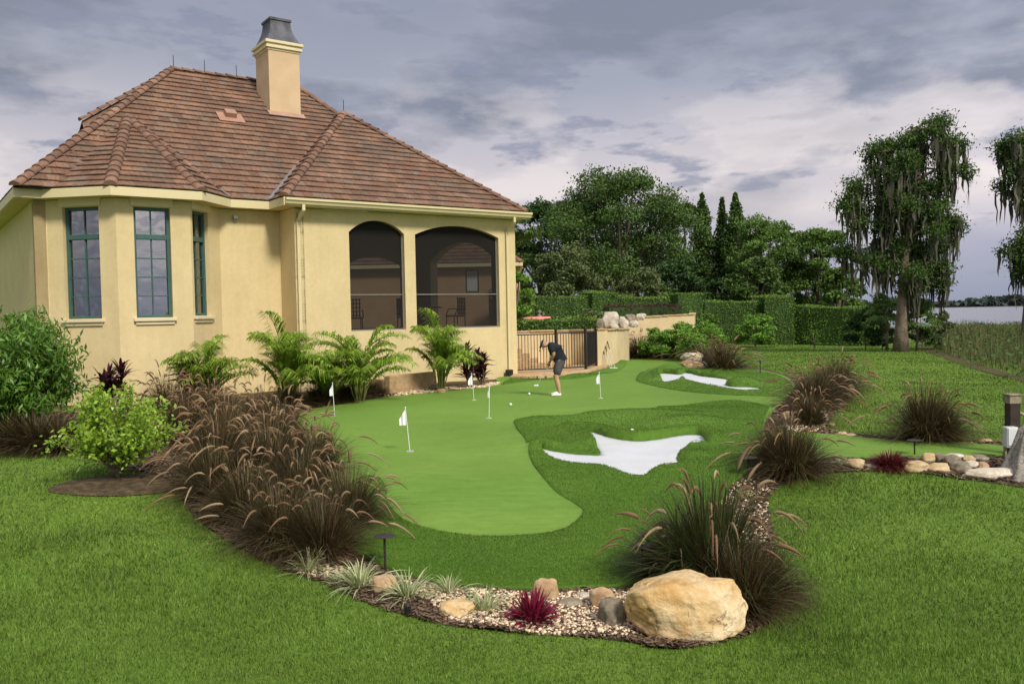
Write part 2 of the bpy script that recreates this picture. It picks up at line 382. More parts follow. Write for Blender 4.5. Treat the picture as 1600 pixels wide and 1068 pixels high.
# ------------------------------------------------------------------ ground materials
def turfmat(name, c1, c2, c3, streak=.17, fsc=140, big=.35):
    m, nt, out = newmat(name); p = nt.nodes.new('ShaderNodeBsdfPrincipled'); nt.links.new(p.outputs[0], out.inputs[0])
    p.inputs['Roughness'].default_value = .75; p.inputs['Specular IOR Level'].default_value = .15; p.inputs['Sheen Weight'].default_value = .55 if 'putt' in name else .15; p.inputs['Sheen Roughness'].default_value = .35; p.inputs['Sheen Tint'].default_value = (.62, .78, .16, 1)
    n = noisen(nt, big, 4, .6); col = ramp(nt, n.outputs[0], [(.3, c1), (.5, c2), (.7, c3)])
    n2 = noisen(nt, fsc, 4, .75); col = mix(nt, 1.0, col, ramp(nt, n2.outputs[0], [(.32, (.62,) * 3), (.68, (1.38,) * 3)]), 'MULTIPLY')
    g = nt.nodes.new('ShaderNodeNewGeometry'); mp = nt.nodes.new('ShaderNodeMapping'); mp.inputs['Scale'].default_value = (1.2, 9, 1); mp.inputs['Rotation'].default_value = (0, 0, .25)
    nt.links.new(g.outputs['Position'], mp.inputs[0]); n3 = noisen(nt, 1.6, 4, .7, mp.outputs[0])
    col = mix(nt, 1.0, col, ramp(nt, n3.outputs[0], [(.35, (1 - streak,) * 3), (.65, (1 + streak,) * 3)]), 'MULTIPLY')
    n4 = noisen(nt, 9, 5, .7); col = mix(nt, 1.0, col, ramp(nt, n4.outputs[0], [(.3, (.88,) * 3), (.7, (1.12,) * 3)]), 'MULTIPLY')
    nt.links.new(col, p.inputs['Base Color'])
    b = nt.nodes.new('ShaderNodeBump'); b.inputs['Strength'].default_value = .8; b.inputs['Distance'].default_value = .012
    nt.links.new(n2.outputs[0], b.inputs['Height']); nt.links.new(b.outputs[0], p.inputs['Normal']); return m
MT['putt'] = turfmat('putting_turf', (.07, .17, .022), (.095, .21, .03), (.12, .24, .038))
MT['fringe'] = turfmat('fringe_turf', (.06, .14, .013), (.085, .175, .019), (.105, .20, .026), .08, 90)
MT['lawn'] = turfmat('lawn', (.075, .14, .014), (.105, .185, .021), (.14, .22, .03), .1, 60, .25)
MT['soil'] = M('soil', [(.3, (.05, .034, .018)), (.5, (.095, .065, .034)), (.7, (.165, .12, .065))], 9, .95, .8, 60, fine=(70, .35), bdist=.03)
MT['sand'] = M('bunker_sand', [(.3, (.53, .54, .56)), (.7, (.60, .605, .62))], 1.5, .95, .6, 45, fine=(90, .10), bdist=.015)
MT['lawnblade'] = leafmat('lawn_blade', [(.035, .075, .010), (.08, .16, .017), (.13, .23, .028), (.19, .295, .045), (.30, .38, .09)], .35, .5, .25, .8, .28)
MT['fringeblade'] = leafmat('fringe_blade', [(.065, .14, .013), (.09, .18, .018), (.115, .215, .024), (.155, .26, .035)], .3, .5, .25, .6, .15)
# ------------------------------------------------------------------ ground sheets
def axis(lo, hi, s0, core, g=1.12):
    a = [0.0]; s = s0
    while a[-1] < hi:
        if a[-1] > core: s *= g
        a.append(a[-1] + s)
    b = [0.0]; s = s0
    while b[-1] > lo:
        if b[-1] < -core: s *= g
        b.append(b[-1] - s)
    return np.array(sorted(set(b + a)))
gx = axis(-2500, 2500, .3, 15); gy = axis(-40, 4000, .3, 34)
X, Y = np.meshgrid(gx, gy); Z = hground(X, Y)
ny, nx = X.shape; idx = np.arange(nx * ny).reshape(ny, nx)
Fq = np.stack([idx[:-1, :-1], idx[:-1, 1:], idx[1:, 1:], idx[1:, :-1]], -1).reshape(-1, 4)
ground = nmesh('ground', np.stack([X, Y, Z], -1), Fq, MT['lawn'], smooth=True); tag(ground, 'mown green lawn around the putting green', kind='structure')
bed = sheet('planting_bed', BED, hbed, .012, MT['soil'], .16, .45, skirt=.0); tag(bed, 'dark mulched planting bed ringing the putting green', kind='structure')
TPX = [(1200, 640), (1192, 665), (1188, 722), (1172, 738), (1140, 765), (1110, 815), (1060, 868), (1005, 902), (975, 920), (900, 923), (840, 925), (760, 922), (690, 915), (620, 896), (560, 866), (520, 830), (530, 780)]
FR = [[(803, 665), (835, 660), (898, 661), (956, 653), (1016, 650), (1044, 642), (1091, 633), (1150, 628)] + TPX + [(560, 752), (590, 750), (604, 768), (606, 790), (640, 822), (720, 841), (807, 843), (879, 833), (911, 806), (901, 793), (871, 774), (846, 746), (830, 722), (821, 689)],
      [(785, 603), (832, 597), (906, 594), (948, 587), (974, 577), (987, 565), (975, 564), (943, 577), (900, 588), (850, 594), (802, 594)],
      [(995, 592), (1003, 600), (1060, 612), (1120, 618), (1190, 621), (1226, 620), (1236, 602), (1212, 587), (1160, 577), (1100, 574), (1080, 576), (1040, 574), (1010, 580)]]
FRP = [px_poly(p, 5) for p in FR]
def hturf(x, y):
    z = sanded(x, y)
    for P in FRP: z = z + lowered(x, y, P, .16, .22)
    return z
green = sheet('putting_green', TURF, hturf, .035, MT['putt'], .11, .17, skirt=.34, holes=[SAND1, SAND2]); tag(green, 'light green artificial putting surface', kind='structure')
fring = []
for i, P in enumerate(FRP):
    o = sheet('turf_fringe', P, sanded, .053, MT['fringe'], .09 if i == 0 else .16, .2, skirt=.05 if i == 1 else .36, holes=[[SAND1], [], [SAND2]][i]); tag(o, kind='structure')
SANDH = lambda x, y: hb(x, y) - .085 + .012 * np.sin(x * 5) * np.sin(y * 4.3)
for P in (SAND1, SAND2): tag(sheet('bunker_sand', P, lambda x, y: h0(x, y) + .036 + .006 * np.sin(x * 5), 0.0, MT['sand'], .1, .15, skirt=.12), kind='structure')
soilp = px_poly([(75, 768), (110, 752), (190, 742), (262, 742), (285, 760), (240, 772), (150, 776)], 5)
tag(sheet('soil_patch', soilp, h0, .015, MT['soil'], .1, .2, skirt=0), kind='structure')
# ------------------------------------------------------------------ blades of grass (uncountable: one object each)
def scatter(n, rmin, rmax, a0, a1, power=1.0):
    r = np.exp(rs.uniform(math.log(rmin), math.log(rmax), n)) if power == 1 else rs.uniform(rmin, rmax, n)
    a = rs.uniform(a0, a1, n); return r * np.sin(a), r * np.cos(a), r
def blades_obj(name, x, y, z, hgt, wid, lean, mat):
    n = len(x); a = rs.uniform(0, 2 * pi, n); side = np.stack([np.cos(a), np.sin(a), np.zeros(n)], 1)
    b = rs.uniform(0, 2 * pi, n); L = rs.uniform(0, 1, n) * lean
    base = np.stack([x, y, z], 1); tip = base + np.stack([np.cos(b) * L, np.sin(b) * L, hgt], 1)
    V = np.stack([base - side * wid[:, None], base + side * wid[:, None], tip], 1).reshape(-1, 3)
    return nmesh(name, V, np.arange(3 * n).reshape(-1, 3), mat)
x, y, r = scatter(860000, 4.6, 80, -.62, .62)
ok = ~inside(x, y, BED) & ~inside(x, y, soilp); x, y, r = x[ok], y[ok], r[ok]
k = np.clip(r / 6, 1, 9)
hh = rs.uniform(.014, .048, len(x)) * (1 + .35 * np.sin(x * 1.3 + 2 * np.sin(y * .8)) * np.sin(y * 1.1 + x * .4)) * np.clip(k, 1, 1.5) ** .5
o = blades_obj('lawn_grass', x, y, h0(x, y) - .004, hh, .0030 * k, .035 * np.clip(k, 1, 2), MT['lawnblade']); tag(o, 'short mown lawn grass blades', 'grass', kind='stuff')
xs, ys, rr_ = scatter(900000, 7.2, 30, -.35, .5)
ok = np.zeros(len(xs), bool)
for P in FRP: ok |= inside(xs, ys, P)
for P in (SAND1, SAND2): ok &= ~inside(xs, ys, P)
xs, ys, rr_ = xs[ok], ys[ok], rr_[ok]; k = np.clip(rr_ / 7, 1, 4)
o = blades_obj('fringe_grass', xs, ys, sanded(xs, ys) + .05, rs.uniform(.012, .026, len(xs)), .0022 * k, .016 * k ** .5, MT['fringeblade']); tag(o, 'darker long pile turf fibres around the bunkers', 'turf', kind='stuff')
# overhanging turf fibres on the sand edge
# ------------------------------------------------------------------ gravel and mulch
ICO = None
def ico():
    t = (1 + 5 ** .5) / 2
    V = np.array([(-1, t, 0), (1, t, 0), (-1, -t, 0), (1, -t, 0), (0, -1, t), (0, 1, t), (0, -1, -t), (0, 1, -t), (t, 0, -1), (t, 0, 1), (-t, 0, -1), (-t, 0, 1)], float)
    Fs = np.array([(0, 11, 5), (0, 5, 1), (0, 1, 7), (0, 7, 10), (0, 10, 11), (1, 5, 9), (5, 11, 4), (11, 10, 2), (10, 7, 6), (7, 1, 8), (3, 9, 4), (3, 4, 2), (3, 2, 6), (3, 6, 8), (3, 8, 9), (4, 9, 5), (2, 4, 11), (6, 2, 10), (8, 6, 7), (9, 8, 1)])
    return V / np.linalg.norm(V[0]), Fs
def pebbles(name, poly, n, smin, smax, hf, mat, excl=()):
    x0, y0 = poly.min(0); x1, y1 = poly.max(0); x = rs.uniform(x0, x1, n * 4); y = rs.uniform(y0, y1, n * 4)
    ok = inside(x, y, poly)
    for e in excl: ok &= ~inside(x, y, e)
    x, y = x[ok][:n], y[ok][:n]; n = len(x)
    IV, IF = ico(); s = rs.uniform(smin, smax, (n, 1, 1)); sc = rs.uniform(.6, 1.3, (n, 1, 3)); sc[..., 2] *= .65
    V = IV[None] * sc * s * (1 + rs.uniform(-.18, .18, (n, 12, 1))); a = rs.uniform(0, 2 * pi, n); c, sn = np.cos(a)[:, None], np.sin(a)[:, None]
    W = V.copy(); W[..., 0] = V[..., 0] * c - V[..., 1] * sn; W[..., 1] = V[..., 0] * sn + V[..., 1] * c
    W += np.stack([x, y, hf(x, y) + rs.uniform(.002, .02, n)], 1)[:, None, :]
    Fs = (IF[None] + (np.arange(n) * 12)[:, None, None]).reshape(-1, 3)
    return nmesh(name, W, Fs, mat, smooth=False)
MT['pebble'] = M('pebble', [(.3, (.56, .41, .26)), (.7, (.74, .60, .42))], 30, .8, island=.42)
MT['mulch'] = M('mulch_chip', [(.3, (.075, .045, .028)), (.7, (.19, .125, .08))], 30, .9, island=.65)
GRAV = [px_poly([(455, 892), (520, 888), (600, 905), (700, 922), (850, 930), (985, 928), (1000, 990), (900, 994), (800, 986), (720, 975), (690, 960), (640, 925), (560, 910), (500, 902)], 4),
        px_poly([(1130, 770), (1160, 750), (1200, 762), (1200, 790), (1205, 840), (1212, 900), (1150, 900), (1120, 860), (1105, 830)], 4),
        px_poly([(1225, 655), (1250, 640), (1290, 645), (1285, 670), (1240, 680)], 4),
        px_poly([(600, 622), (640, 612), (700, 606), (760, 600), (790, 597), (780, 603), (700, 611)], 4)]
for gi, (P, n) in enumerate(zip(GRAV, (4800, 650, 700, 900))):
    s = (.009, .021) if gi < 2 else (.02, .05)
    o = pebbles('gravel', P, n, s[0], s[1], lambda a, b: hbed(a, b) + .012, MT['pebble'], (TURF,)); tag(o, 'small tan and cream gravel in the planting bed', 'gravel', kind='stuff')
# mulch chips
x, y, r = scatter(220000, 6, 24, -.62, .55); ok = inside(x, y, BED) & ~inside(x, y, TURF); x, y, r = x[ok], y[ok], r[ok]
n = len(x); a = rs.uniform(0, 2 * pi, n); d = np.stack([np.cos(a), np.sin(a), rs.uniform(-.3, .3, n)], 1); sd = np.stack([-np.sin(a), np.cos(a), rs.uniform(-.5, .5, n)], 1)
base = np.stack([x, y, hbed(x, y) + rs.uniform(.012, .035, n)], 1); L = rs.uniform(.012, .04, n)[:, None] * np.clip(r / 8, 1, 3)[:, None]
V, Fq = ribbons(np.stack([base - d * L, base + d * L], 1), sd, np.repeat((L * .22), 2, 1)); o = nmesh('mulch', V, Fq, MT['mulch']); tag(o, 'dark bark mulch scattered over the planting bed', 'mulch', kind='stuff')
# ------------------------------------------------------------------ lake
def watermat():
    m, nt, out = newmat('lake_water'); p = nt.nodes.new('ShaderNodeBsdfPrincipled'); nt.links.new(p.outputs[0], out.inputs[0])
    p.inputs['Base Color'].default_value = (.10, .12, .15, 1); p.inputs['Roughness'].default_value = .18
    g = nt.nodes.new('ShaderNodeNewGeometry'); mp = nt.nodes.new('ShaderNodeMapping'); mp.inputs['Scale'].default_value = (.3, 1.2, 1); nt.links.new(g.outputs['Position'], mp.inputs[0])
    n = noisen(nt, 1.2, 4, .6, mp.outputs[0]); b = nt.nodes.new('ShaderNodeBump'); b.inputs['Strength'].default_value = .6; b.inputs['Distance'].default_value = .25
    nt.links.new(n.outputs[0], b.inputs['Height']); nt.links.new(b.outputs[0], p.inputs['Normal']); return m
lake = nmesh('lake', [(-2400, 84, -1.9), (2400, 84, -1.9), (2400, 3900, -1.9), (-2400, 3900, -1.9)], [(0, 1, 2, 3)], watermat()); tag(lake, 'grey lake water beyond the reeds', kind='structure')
# ------------------------------------------------------------------ THE HOUSE
TH = math.radians(35.6)
E1 = np.array([-math.cos(TH), -math.sin(TH), 0]); NN = np.array([math.sin(TH), -math.cos(TH), 0]); UP = np.array([0, 0, 1.0])
C0 = atz(797, 590, 0)
t, _ = onwall(462, C0, E1); Wc = C0 + t * E1
s_, _ = onwall(439, Wc, -NN); P2 = Wc - NN * s_
t, _ = onwall(345, P2, E1); P3 = P2 + t * E1
DR = (E1 + NN) / 2 ** .5; DL = (E1 - NN) / 2 ** .5
t, _ = onwall(300, P3, DR); P4 = P3 + t * DR
t, _ = onwall(184, P4, E1); P5 = P4 + t * E1
t, _ = onwall(76, P5, DL); P6 = P5 + t * DL
P7 = P6 + .3 * E1
ZE = 5.6; ZW = 5.36; OH = .45; ZB = -.3
house = thing('house', 'yellow stucco house with a brown tiled hip roof, bay windows and a screened porch', 'house', (C0[0], C0[1], 0))
HL = np.array([C0[0], C0[1], 0])
def hp(o):  # parent a world-space mesh under the house
    o.parent = house; o.location = tuple(-HL); return o
def frame_uv(A, d):  # wall frame: origin A, along d, up; returns fn local(a,z,out)->world ; out = outward
    out = np.array([-d[1], d[0], 0]); out = out if (CAM - A)[:2] @ out[:2] > 0 else -out
    return lambda a, z, o=0.0: np.array([A[0], A[1], 0]) + d * a + UP * z + out * o
def wallslab(mb, A, B, z0, z1, holes=(), th=.28):
    A = np.array([A[0], A[1], 0.]); B = np.array([B[0], B[1], 0.]); L = np.linalg.norm(B - A); d = (B - A) / L; f = frame_uv(A, d)
    outer = np.array([(0, z0), (L, z0), (L, z1), (0, z1)], float)
    W, T, _ = cdt(outer, holes)
    n = len(W); V = [f(p[0], p[1], 0) for p in W] + [f(p[0], p[1], -th) for p in W]
    Fs = [tuple(t) for t in T] + [tuple(t[::-1] + n) for t in T]
    cnt = {}
    for t in T:
        for i in range(3):
            e = (t[i], t[(i + 1) % 3]); cnt.setdefault((min(e), max(e)), []).append(e)
    for k_, es in cnt.items():
        if len(es) == 1: a, b = es[0]; Fs.append((b, a, a + n, b + n))
    mb.add(V, [tuple(int(i) for i in q) for q in Fs]); return f
def span(u0, u1, A, d, v=410):  # wall parameters seen at two pixel columns
    return onwall(u0, A, d, v)[0], onwall(u1, A, d, v)[0]
def zof(u, v, A, d):
    _, P = onwall(u, A, d, v); return P[2]
wb = MB()
# windows in the bay: (start corner, direction, opening u0,u1, lintel v, top v, bottom v)
WIN = []
def addwin(A, B, u0, u1, vtop, vbot, um):
    L = np.linalg.norm((B - A)[:2]); d = (B - A) / L; d[2] = 0
    a0, a1 = sorted(span(u0, u1, A, d)); zt = zof(um, vtop, A, d); zb = zof(um, vbot, A, d)
    return (A, B, d, a0, a1, zb, zt)
w1 = addwin(P6, P5, 100, 156.5, 323, 498, 130); w2 = addwin(P5, P4, 211, 268, 324, 496, 236); w3 = addwin(P4, P3, 302.5, 327, 331, 493, 315)
def rect(a0, a1, z0, z1): return np.array([(a0, z0), (a1, z0), (a1, z1), (a0, z1)], float)
for w in (w1, w2, w3): wallslab(wb, w[0], w[1], ZB, ZW, [rect(w[3], w[4], w[5], w[6])])
wallslab(wb, P6, P7, ZB, ZW); P8 = P7 - NN * 14; wallslab(wb, P7, P8, ZB, ZW)
wallslab(wb, P2 + NN * .002, P3 + NN * .002, ZB, ZW); wallslab(wb, Wc - E1 * .002, P2 - E1 * .002, ZB, ZW)
hp(wb.obj('wall', MT['stucco'], fix=False))
# porch wing front wall with two arched openings
def archpoly(a0, a1, zb, zs, zc, n=14):
    w = (a1 - a0) / 2; h = zc - zs; R = (w * w + h * h) / (2 * h); m = (a0 + a1) / 2; th0 = math.asin(min(1, w / R)); pts = [(a0, zb), (a1, zb)]
    for i in range(n + 1):
        th = th0 - 2 * th0 * i / n; pts.append((m + R * math.sin(th), zc - R + R * math.cos(th)))
    return np.array(pts)
pw = MB(); dw = -E1  # from Wc to C0
Lw = np.linalg.norm((C0 - Wc)[:2])
sp1 = span(547, 633, Wc, dw, 440); sp2 = span(650, 780, Wc, dw, 440)
def zz(u, v): return zof(u, v, Wc, dw)
ar1 = archpoly(sp1[0], sp1[1], zz(590, 516), zz(589, 364), zz(589, 344.5)); ar2 = archpoly(sp2[0], sp2[1], zz(715, 512.5), zz(715, 369), zz(715, 353))
fw_ = wallslab(pw, Wc, C0, ZB, ZW, [ar1, ar2], .32)
ZP = zz(715, 512.5) - .02
# right side wall of the porch with one big opening, back wall with three openings
Db = 6.2
CB = C0 - NN * Db; WB = Wc - NN * Db
wallslab(pw, C0, CB, ZB, ZW, [archpoly(1.0, 5.2, ZP, ZP + 2.5, ZP + 3.1)], .32)
fb = wallslab(pw, CB, WB, ZB, ZW, [archpoly(.5, 3.15, ZP, ZP + 2.35, ZP + 2.75), archpoly(3.55, 5.7, ZP, ZP + 2.35, ZP + 2.75), archpoly(6.1, 7.3, ZP, ZP + 2.1, ZP + 2.6)], .3)
hp(pw.obj('porch_wall', MT['stucco'], fix=False))
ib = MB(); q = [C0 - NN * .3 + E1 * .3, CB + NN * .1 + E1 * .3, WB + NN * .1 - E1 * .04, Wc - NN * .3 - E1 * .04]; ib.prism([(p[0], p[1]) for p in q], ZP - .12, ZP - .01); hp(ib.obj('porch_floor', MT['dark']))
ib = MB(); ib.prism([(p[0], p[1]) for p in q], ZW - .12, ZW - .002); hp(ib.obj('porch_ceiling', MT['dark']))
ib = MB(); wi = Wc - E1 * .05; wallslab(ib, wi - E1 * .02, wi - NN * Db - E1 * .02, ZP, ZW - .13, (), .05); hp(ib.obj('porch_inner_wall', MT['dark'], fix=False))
# fireplace column of rough stone inside the porch
fc = fb(6.0, 0, -.0) if False else None
fp = MB(); base = Wc - NN * 3.9 - E1 * 2.7
for i in range(11):
    for j in range(3):
        fp.box(base + E1 * (.28 * (j - 1) + rs.uniform(-.04, .04)) + UP * (ZP + .15 + i * .28) + NN * rs.uniform(-.05, .05), (.27, .5, .26), np.array([[E1[0], NN[0], 0], [E1[1], NN[1], 0], [0, 0, 1]]))
hp(fp.obj('fireplace', MT['stone_grey'], bevel=.02))
# insect screens with rails
for ar, nm in ((ar1, 0), (ar2, 1)):
    m = MB(); W_, T_, _ = cdt(ar, ()); m.add([fw_(p[0], p[1], -.16) for p in W_], [tuple(int(i) for i in t) for t in T_]); sc_ = hp(m.obj('screen', MT['screen'], fix=False))
    a0, a1 = ar[0][0], ar[1][0]; zr = zz(700, 459.5); r = MB()
    R3 = np.array([[dw[0], NN[0], 0], [dw[1], NN[1], 0], [0, 0, 1]])
    r.box(fw_((a0 + a1) / 2, zr, -.14), (a1 - a0, .04, .035), R3)
    for aa in (a0 + .02, a1 - .02): r.box(fw_(aa, (ar[0][1] + zz(715, 369)) / 2, -.14), (.035, .035, zz(715, 369) - ar[0][1]), R3)
    r.box(fw_((a0 + a1) / 2, ar[0][1] + .02, -.14), (a1 - a0 - .08, .035, .04), R3)
    rr = hp(r.obj('screen_rail', MT['metal_grey' if nm == 2 else 'fixture'], fix=True)); rr.data.materials[0] = MT['stone_grey'] if False else M('rail_grey_%d' % nm, [(.3, (.16, .15, .13)), (.7, (.2, .19, .17))], 6, .5)
# windows
def make_window(w):
    A, B, d, a0, a1, zb, zt = w; f = frame_uv(np.array([A[0], A[1], 0.]), d); out = f(0, 0, 1) - f(0, 0, 0)
    R3 = np.array([[d[0], out[0], 0], [d[1], out[1], 0], [0, 0, 1]])
    org = f((a0 + a1) / 2, zb, 0); root = bpy.data.objects.new('window', None)
    def B_(m, a, z, o, sa, so, sz): m.box(f(a, z, o), (sa, so, sz), R3)
    W_ = a1 - a0; H = zt - zb; dp = -.16; m = MB(); t_ = .075
    B_(m, a0 + t_ / 2, (zb + zt) / 2, dp, t_, .09, H); B_(m, a1 - t_ / 2, (zb + zt) / 2, dp, t_, .09, H)
    B_(m, (a0 + a1) / 2, zt - t_ / 2, dp, W_ - 2 * t_, .09, t_); B_(m, (a0 + a1) / 2, zb + t_ / 2, dp, W_ - 2 * t_, .09, t_)
    zm = zb + H * .735; B_(m, (a0 + a1) / 2, zm, dp + .003, W_ - 2 * t_, .1, .13)
    fr = hp(m.obj('window', MT['teal'], bevel=.008))
    mm = MB(); am = (a0 + a1) / 2
    B_(mm, am, (zb + zm) / 2, dp - .01, .03, .03, zm - zb - .12); B_(mm, am, (zm + zt) / 2, dp - .01, .03, .03, zt - zm - .12)
    for i in (1, 2, 3): B_(mm, am, zb + t_ + (zm - .065 - zb - t_) * i / 4, dp - .012, W_ - 2 * t_, .026, .03)
    o = mm.obj('muntin', MT['teal'], fr); 
    g = MB(); B_(g, am, (zb + zt) / 2, dp - .03, W_ - .06, .012, H - .06); g.obj('pane', MT['glass'], fr)
    b = MB(); nsl = int((H - .1) / .065)
    for i in range(nsl):
        c = f(am, zb + .08 + i * .065, dp - .11); ca, sa = math.cos(.6), math.sin(.6)
        Rt = R3 @ np.array([[1, 0, 0], [0, ca, -sa], [0, sa, ca]]); b.box(c, (W_ - .1, .06, .006), Rt)
    if w is w2: b.obj('blind', MT['blind'], fr)
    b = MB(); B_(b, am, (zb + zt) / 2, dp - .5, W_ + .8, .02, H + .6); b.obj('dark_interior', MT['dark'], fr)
    li = MB(); B_(li, am - .02 * 0, zt + .135, -.02, W_ + .14, .14, .24); li.obj('lintel', MT['stucco_pale'], fr, bevel=.01)
    si = MB(); B_(si, am, zb - .05, .0, W_ + .16, .2, .09); B_(si, am, zb - .14, -.03, W_ + .06, .16, .088); si.obj('sill', MT['stucco_pale'], fr, bevel=.012)
for w in (w1, w2, w3): make_window(w)
# ---------------- eaves
def offc(A, B, C_, o):  # mitre corner offset outward for polyline corner B
    d1 = unit((B - A)[:2]); d2 = unit((C_ - B)[:2])
    n1 = np.array([-d1[1], d1[0]]); n2 = np.array([-d2[1], d2[0]])
    if n1 @ NN[:2] < 0 and abs(n1 @ NN[:2]) > .01: pass
    return n1, n2
def line_off(poly, o):
    """offset an open polyline (ordered right to left as seen) outward by o"""
    res = []; n = len(poly)
    nm = []
    for i in range(n - 1):
        d = unit((poly[i + 1] - poly[i])[:2]); nm.append(np.array([-d[1], d[0]]))
    for i in range(n):
        if i == 0: res.append(poly[0][:2] + nm[0] * o)
        elif i == n - 1: res.append(poly[-1][:2] + nm[-1] * o)
        else:
            b = nm[i - 1] + nm[i]; b = b / (1 + nm[i - 1] @ nm[i]); res.append(poly[i][:2] + b * o)
    return res
wallline = [C0 - NN * Db, C0, Wc, P2, P3, P4, P5, P6, P7, P8]
# orientation check: going C0->Wc is E1; left normal of E1
sg = 1 if np.array([-E1[1], E1[0]]) @ NN[:2] > 0 else -1
ev = [np.array([*p, 0]) for p in line_off(wallline, OH * sg)]
EV = {k: v for k, v in zip(('CB', 'C', 'W', 'P2', 'P3', 'P4', 'P5', 'P6', 'P7', 'P8'), ev)}
inn = line_off(wallline, -.1 * sg)
fa = MB(); so = MB()
o1 = line_off(wallline, (OH + .03) * sg); o2 = line_off(wallline, (OH - .05) * sg)
for i in range(len(ev) - 1):
    a, b, c, d = o1[i], o1[i + 1], o2[i + 1], o2[i]
    fa.add([(*p, z) for z in (5.36, 5.585) for p in (a, b, c, d)], [(0, 1, 2, 3), (4, 5, 6, 7), (0, 1, 5, 4), (1, 2, 6, 5), (2, 3, 7, 6), (3, 0, 4, 7)])
    a, b, c, d = ev[i][:2], ev[i + 1][:2], inn[i + 1], inn[i]
    so.add([(*p, 5.375) for p in (a, b, c, d)], [(0, 1, 2, 3)])
hp(fa.obj('fascia', MT['trim'])); hp(so.obj('soffit', MT['stucco']))
def gutter(a, b, nm='gutter'):
    """K-profile gutter from a to b (plan points on the drip line)"""
    d = unit(b - a); out = np.array([-d[1], d[0], 0]) * sg
    prof = [(.03, 5.40), (.10, 5.40), (.13, 5.47), (.17, 5.50), (.17, 5.565), (.155, 5.565), (.03, 5.545)]
    V = []; 
    for P in (a, b): V += [np.array([P[0], P[1], 0]) + out * o + UP * z for o, z in prof]
    k = len(prof); m = MB(); m.add(V, [tuple(range(k)), tuple(range(2 * k - 1, k - 1, -1))] + [(i, (i + 1) % k, k + (i + 1) % k, k + i) for i in range(k)]); return hp(m.obj(nm, MT['trim']))
gutter(EV['C'] - E1 * .18, EV['W'] + E1 * .0)
def downspout(u, d=.09, A=None, zb_=0.05):
    a, P = onwall(u, Wc, dw, 450); P = fw_(a, 0, 0); m = MB(); R3 = np.array([[dw[0], NN[0], 0], [dw[1], NN[1], 0], [0, 0, 1]])
    top = P + NN * (OH + .06); x = d / 2
    def seg(p, q_):
        t = unit(q_ - p); L = np.linalg.norm(q_ - p); s1 = dw; s2 = np.cross(t, s1); m.box((p + q_) / 2, (d, .065, L + .03), np.stack([s1, s2, t], 1))
    seg(top + UP * 5.42, top + UP * 5.24); seg(top + UP * 5.24, P + NN * .06 + UP * 4.98); seg(P + NN * .06 + UP * 5.0, P + NN * .06 + UP * zb_)
    hp(m.obj('downspout', MT['trim'], bevel=.008))
downspout(467); downspout(792)
# ---------------- roof planes
TT = .78
E7 = EV['P2'] + E1 * ((EV['P7'] - EV['P2'])[:2] @ E1[:2]); E7z = np.array([E7[0], E7[1], ZE])
def plane_from(A, din, T):  # A on eave, din = uphill horizontal unit ; returns (normal, const)
    n = np.array([-din[0] * T, -din[1] * T, 1.0]); return n, n @ A
def rayplane(u, v, pl):
    d = ray(u, v); return CAM + d * ((pl[1] - pl[0] @ CAM) / (pl[0] @ d))
def pz(x, pl): return (pl[1] - pl[0][0] * x[0] - pl[0][1] * x[1])
PM = plane_from(E7z, -NN, TT)                       # main front slope
peak = rayplane(268, 109, PM); rR = rayplane(474, 150, PM)
rR = np.array([*(peak[:2] + (-E1[:2]) * ((rR - peak)[:2] @ (-E1[:2]))), peak[2]])
PMs = (PM[0], PM[1])
E3 = np.array([*(EV['P2'][:2]), ZE])
# wing front slope and its apex
Cz = np.array([*EV['C'][:2], ZE]); Wz = np.array([*EV['W'][:2], ZE])
PW = plane_from(Cz, -NN, .72); apex = rayplane(537, 178, PW)
# wing left slope: plane through Wz, direction -NN eave, apex
P2z = np.array([*EV['P2'][:2], ZE])
nl = np.cross(-NN, apex - Wz); nl = nl / nl[2]; PL = (nl, nl @ Wz)
# ridge of the wing runs back from the apex until it meets the main slope
tt_ = (pz(apex, PM) - apex[2]); # main plane height above apex plan
# along -NN main plane rises TT per metre; find s with main z = apex z
s_r = (apex[2] - pz(apex, PM)) / TT
ridge_end = apex - NN * max(s_r, .3)
ridge_end[2] = apex[2]
# valley: from P2z along both planes
v_end = ridge_end
RF = []  # (polygon 3D, uphill dir)
_q = rayplane(531, 182, PM) - rR; mainright = rR + _q * ((ZE - rR[2]) / _q[2]); mainright[2] = ZE; RM = rR + (mainright - rR) * .75; RMb = RM - NN * 2 * ((rR[2] - RM[2]) / TT)
# bay roof
B3, B4, B5, B6 = [np.array([*EV[k][:2], ZE]) for k in ('P3', 'P4', 'P5', 'P6')]
bapex = rayplane(200, 184, PM) + UP * .02
RF.append(('main', [E7z, P2z, ridge_end, mainright + (rR - mainright) * 0.0 if False else rR + (mainright - rR) * .55, rR, peak], -NN))
RF.append(('wingf', [Wz, Cz, apex], -NN))
RF.append(('wingl', [P2z, Wz, apex, ridge_end], -E1))
CBz = Cz - NN * 9.0; rback = apex - NN * 6.0
RF.append(('wingr', [Cz, CBz, rback, apex], E1))
def inward(A, B, ap):
    d = unit((B - A)[:2]); nrm = np.array([-d[1], d[0], 0]); return nrm if (ap - A)[:2] @ nrm[:2] > 0 else -nrm
for A, B in ((B4, B5), (B5, B6), (B3, B4)):
    RF.append(('bay', [A, B, bapex], inward(A, B, bapex)))
# side strip of the bay between B6 and the main hip
RF.append(('bayl', [B6, E7z, bapex], inward(B6, E7z, bapex)))
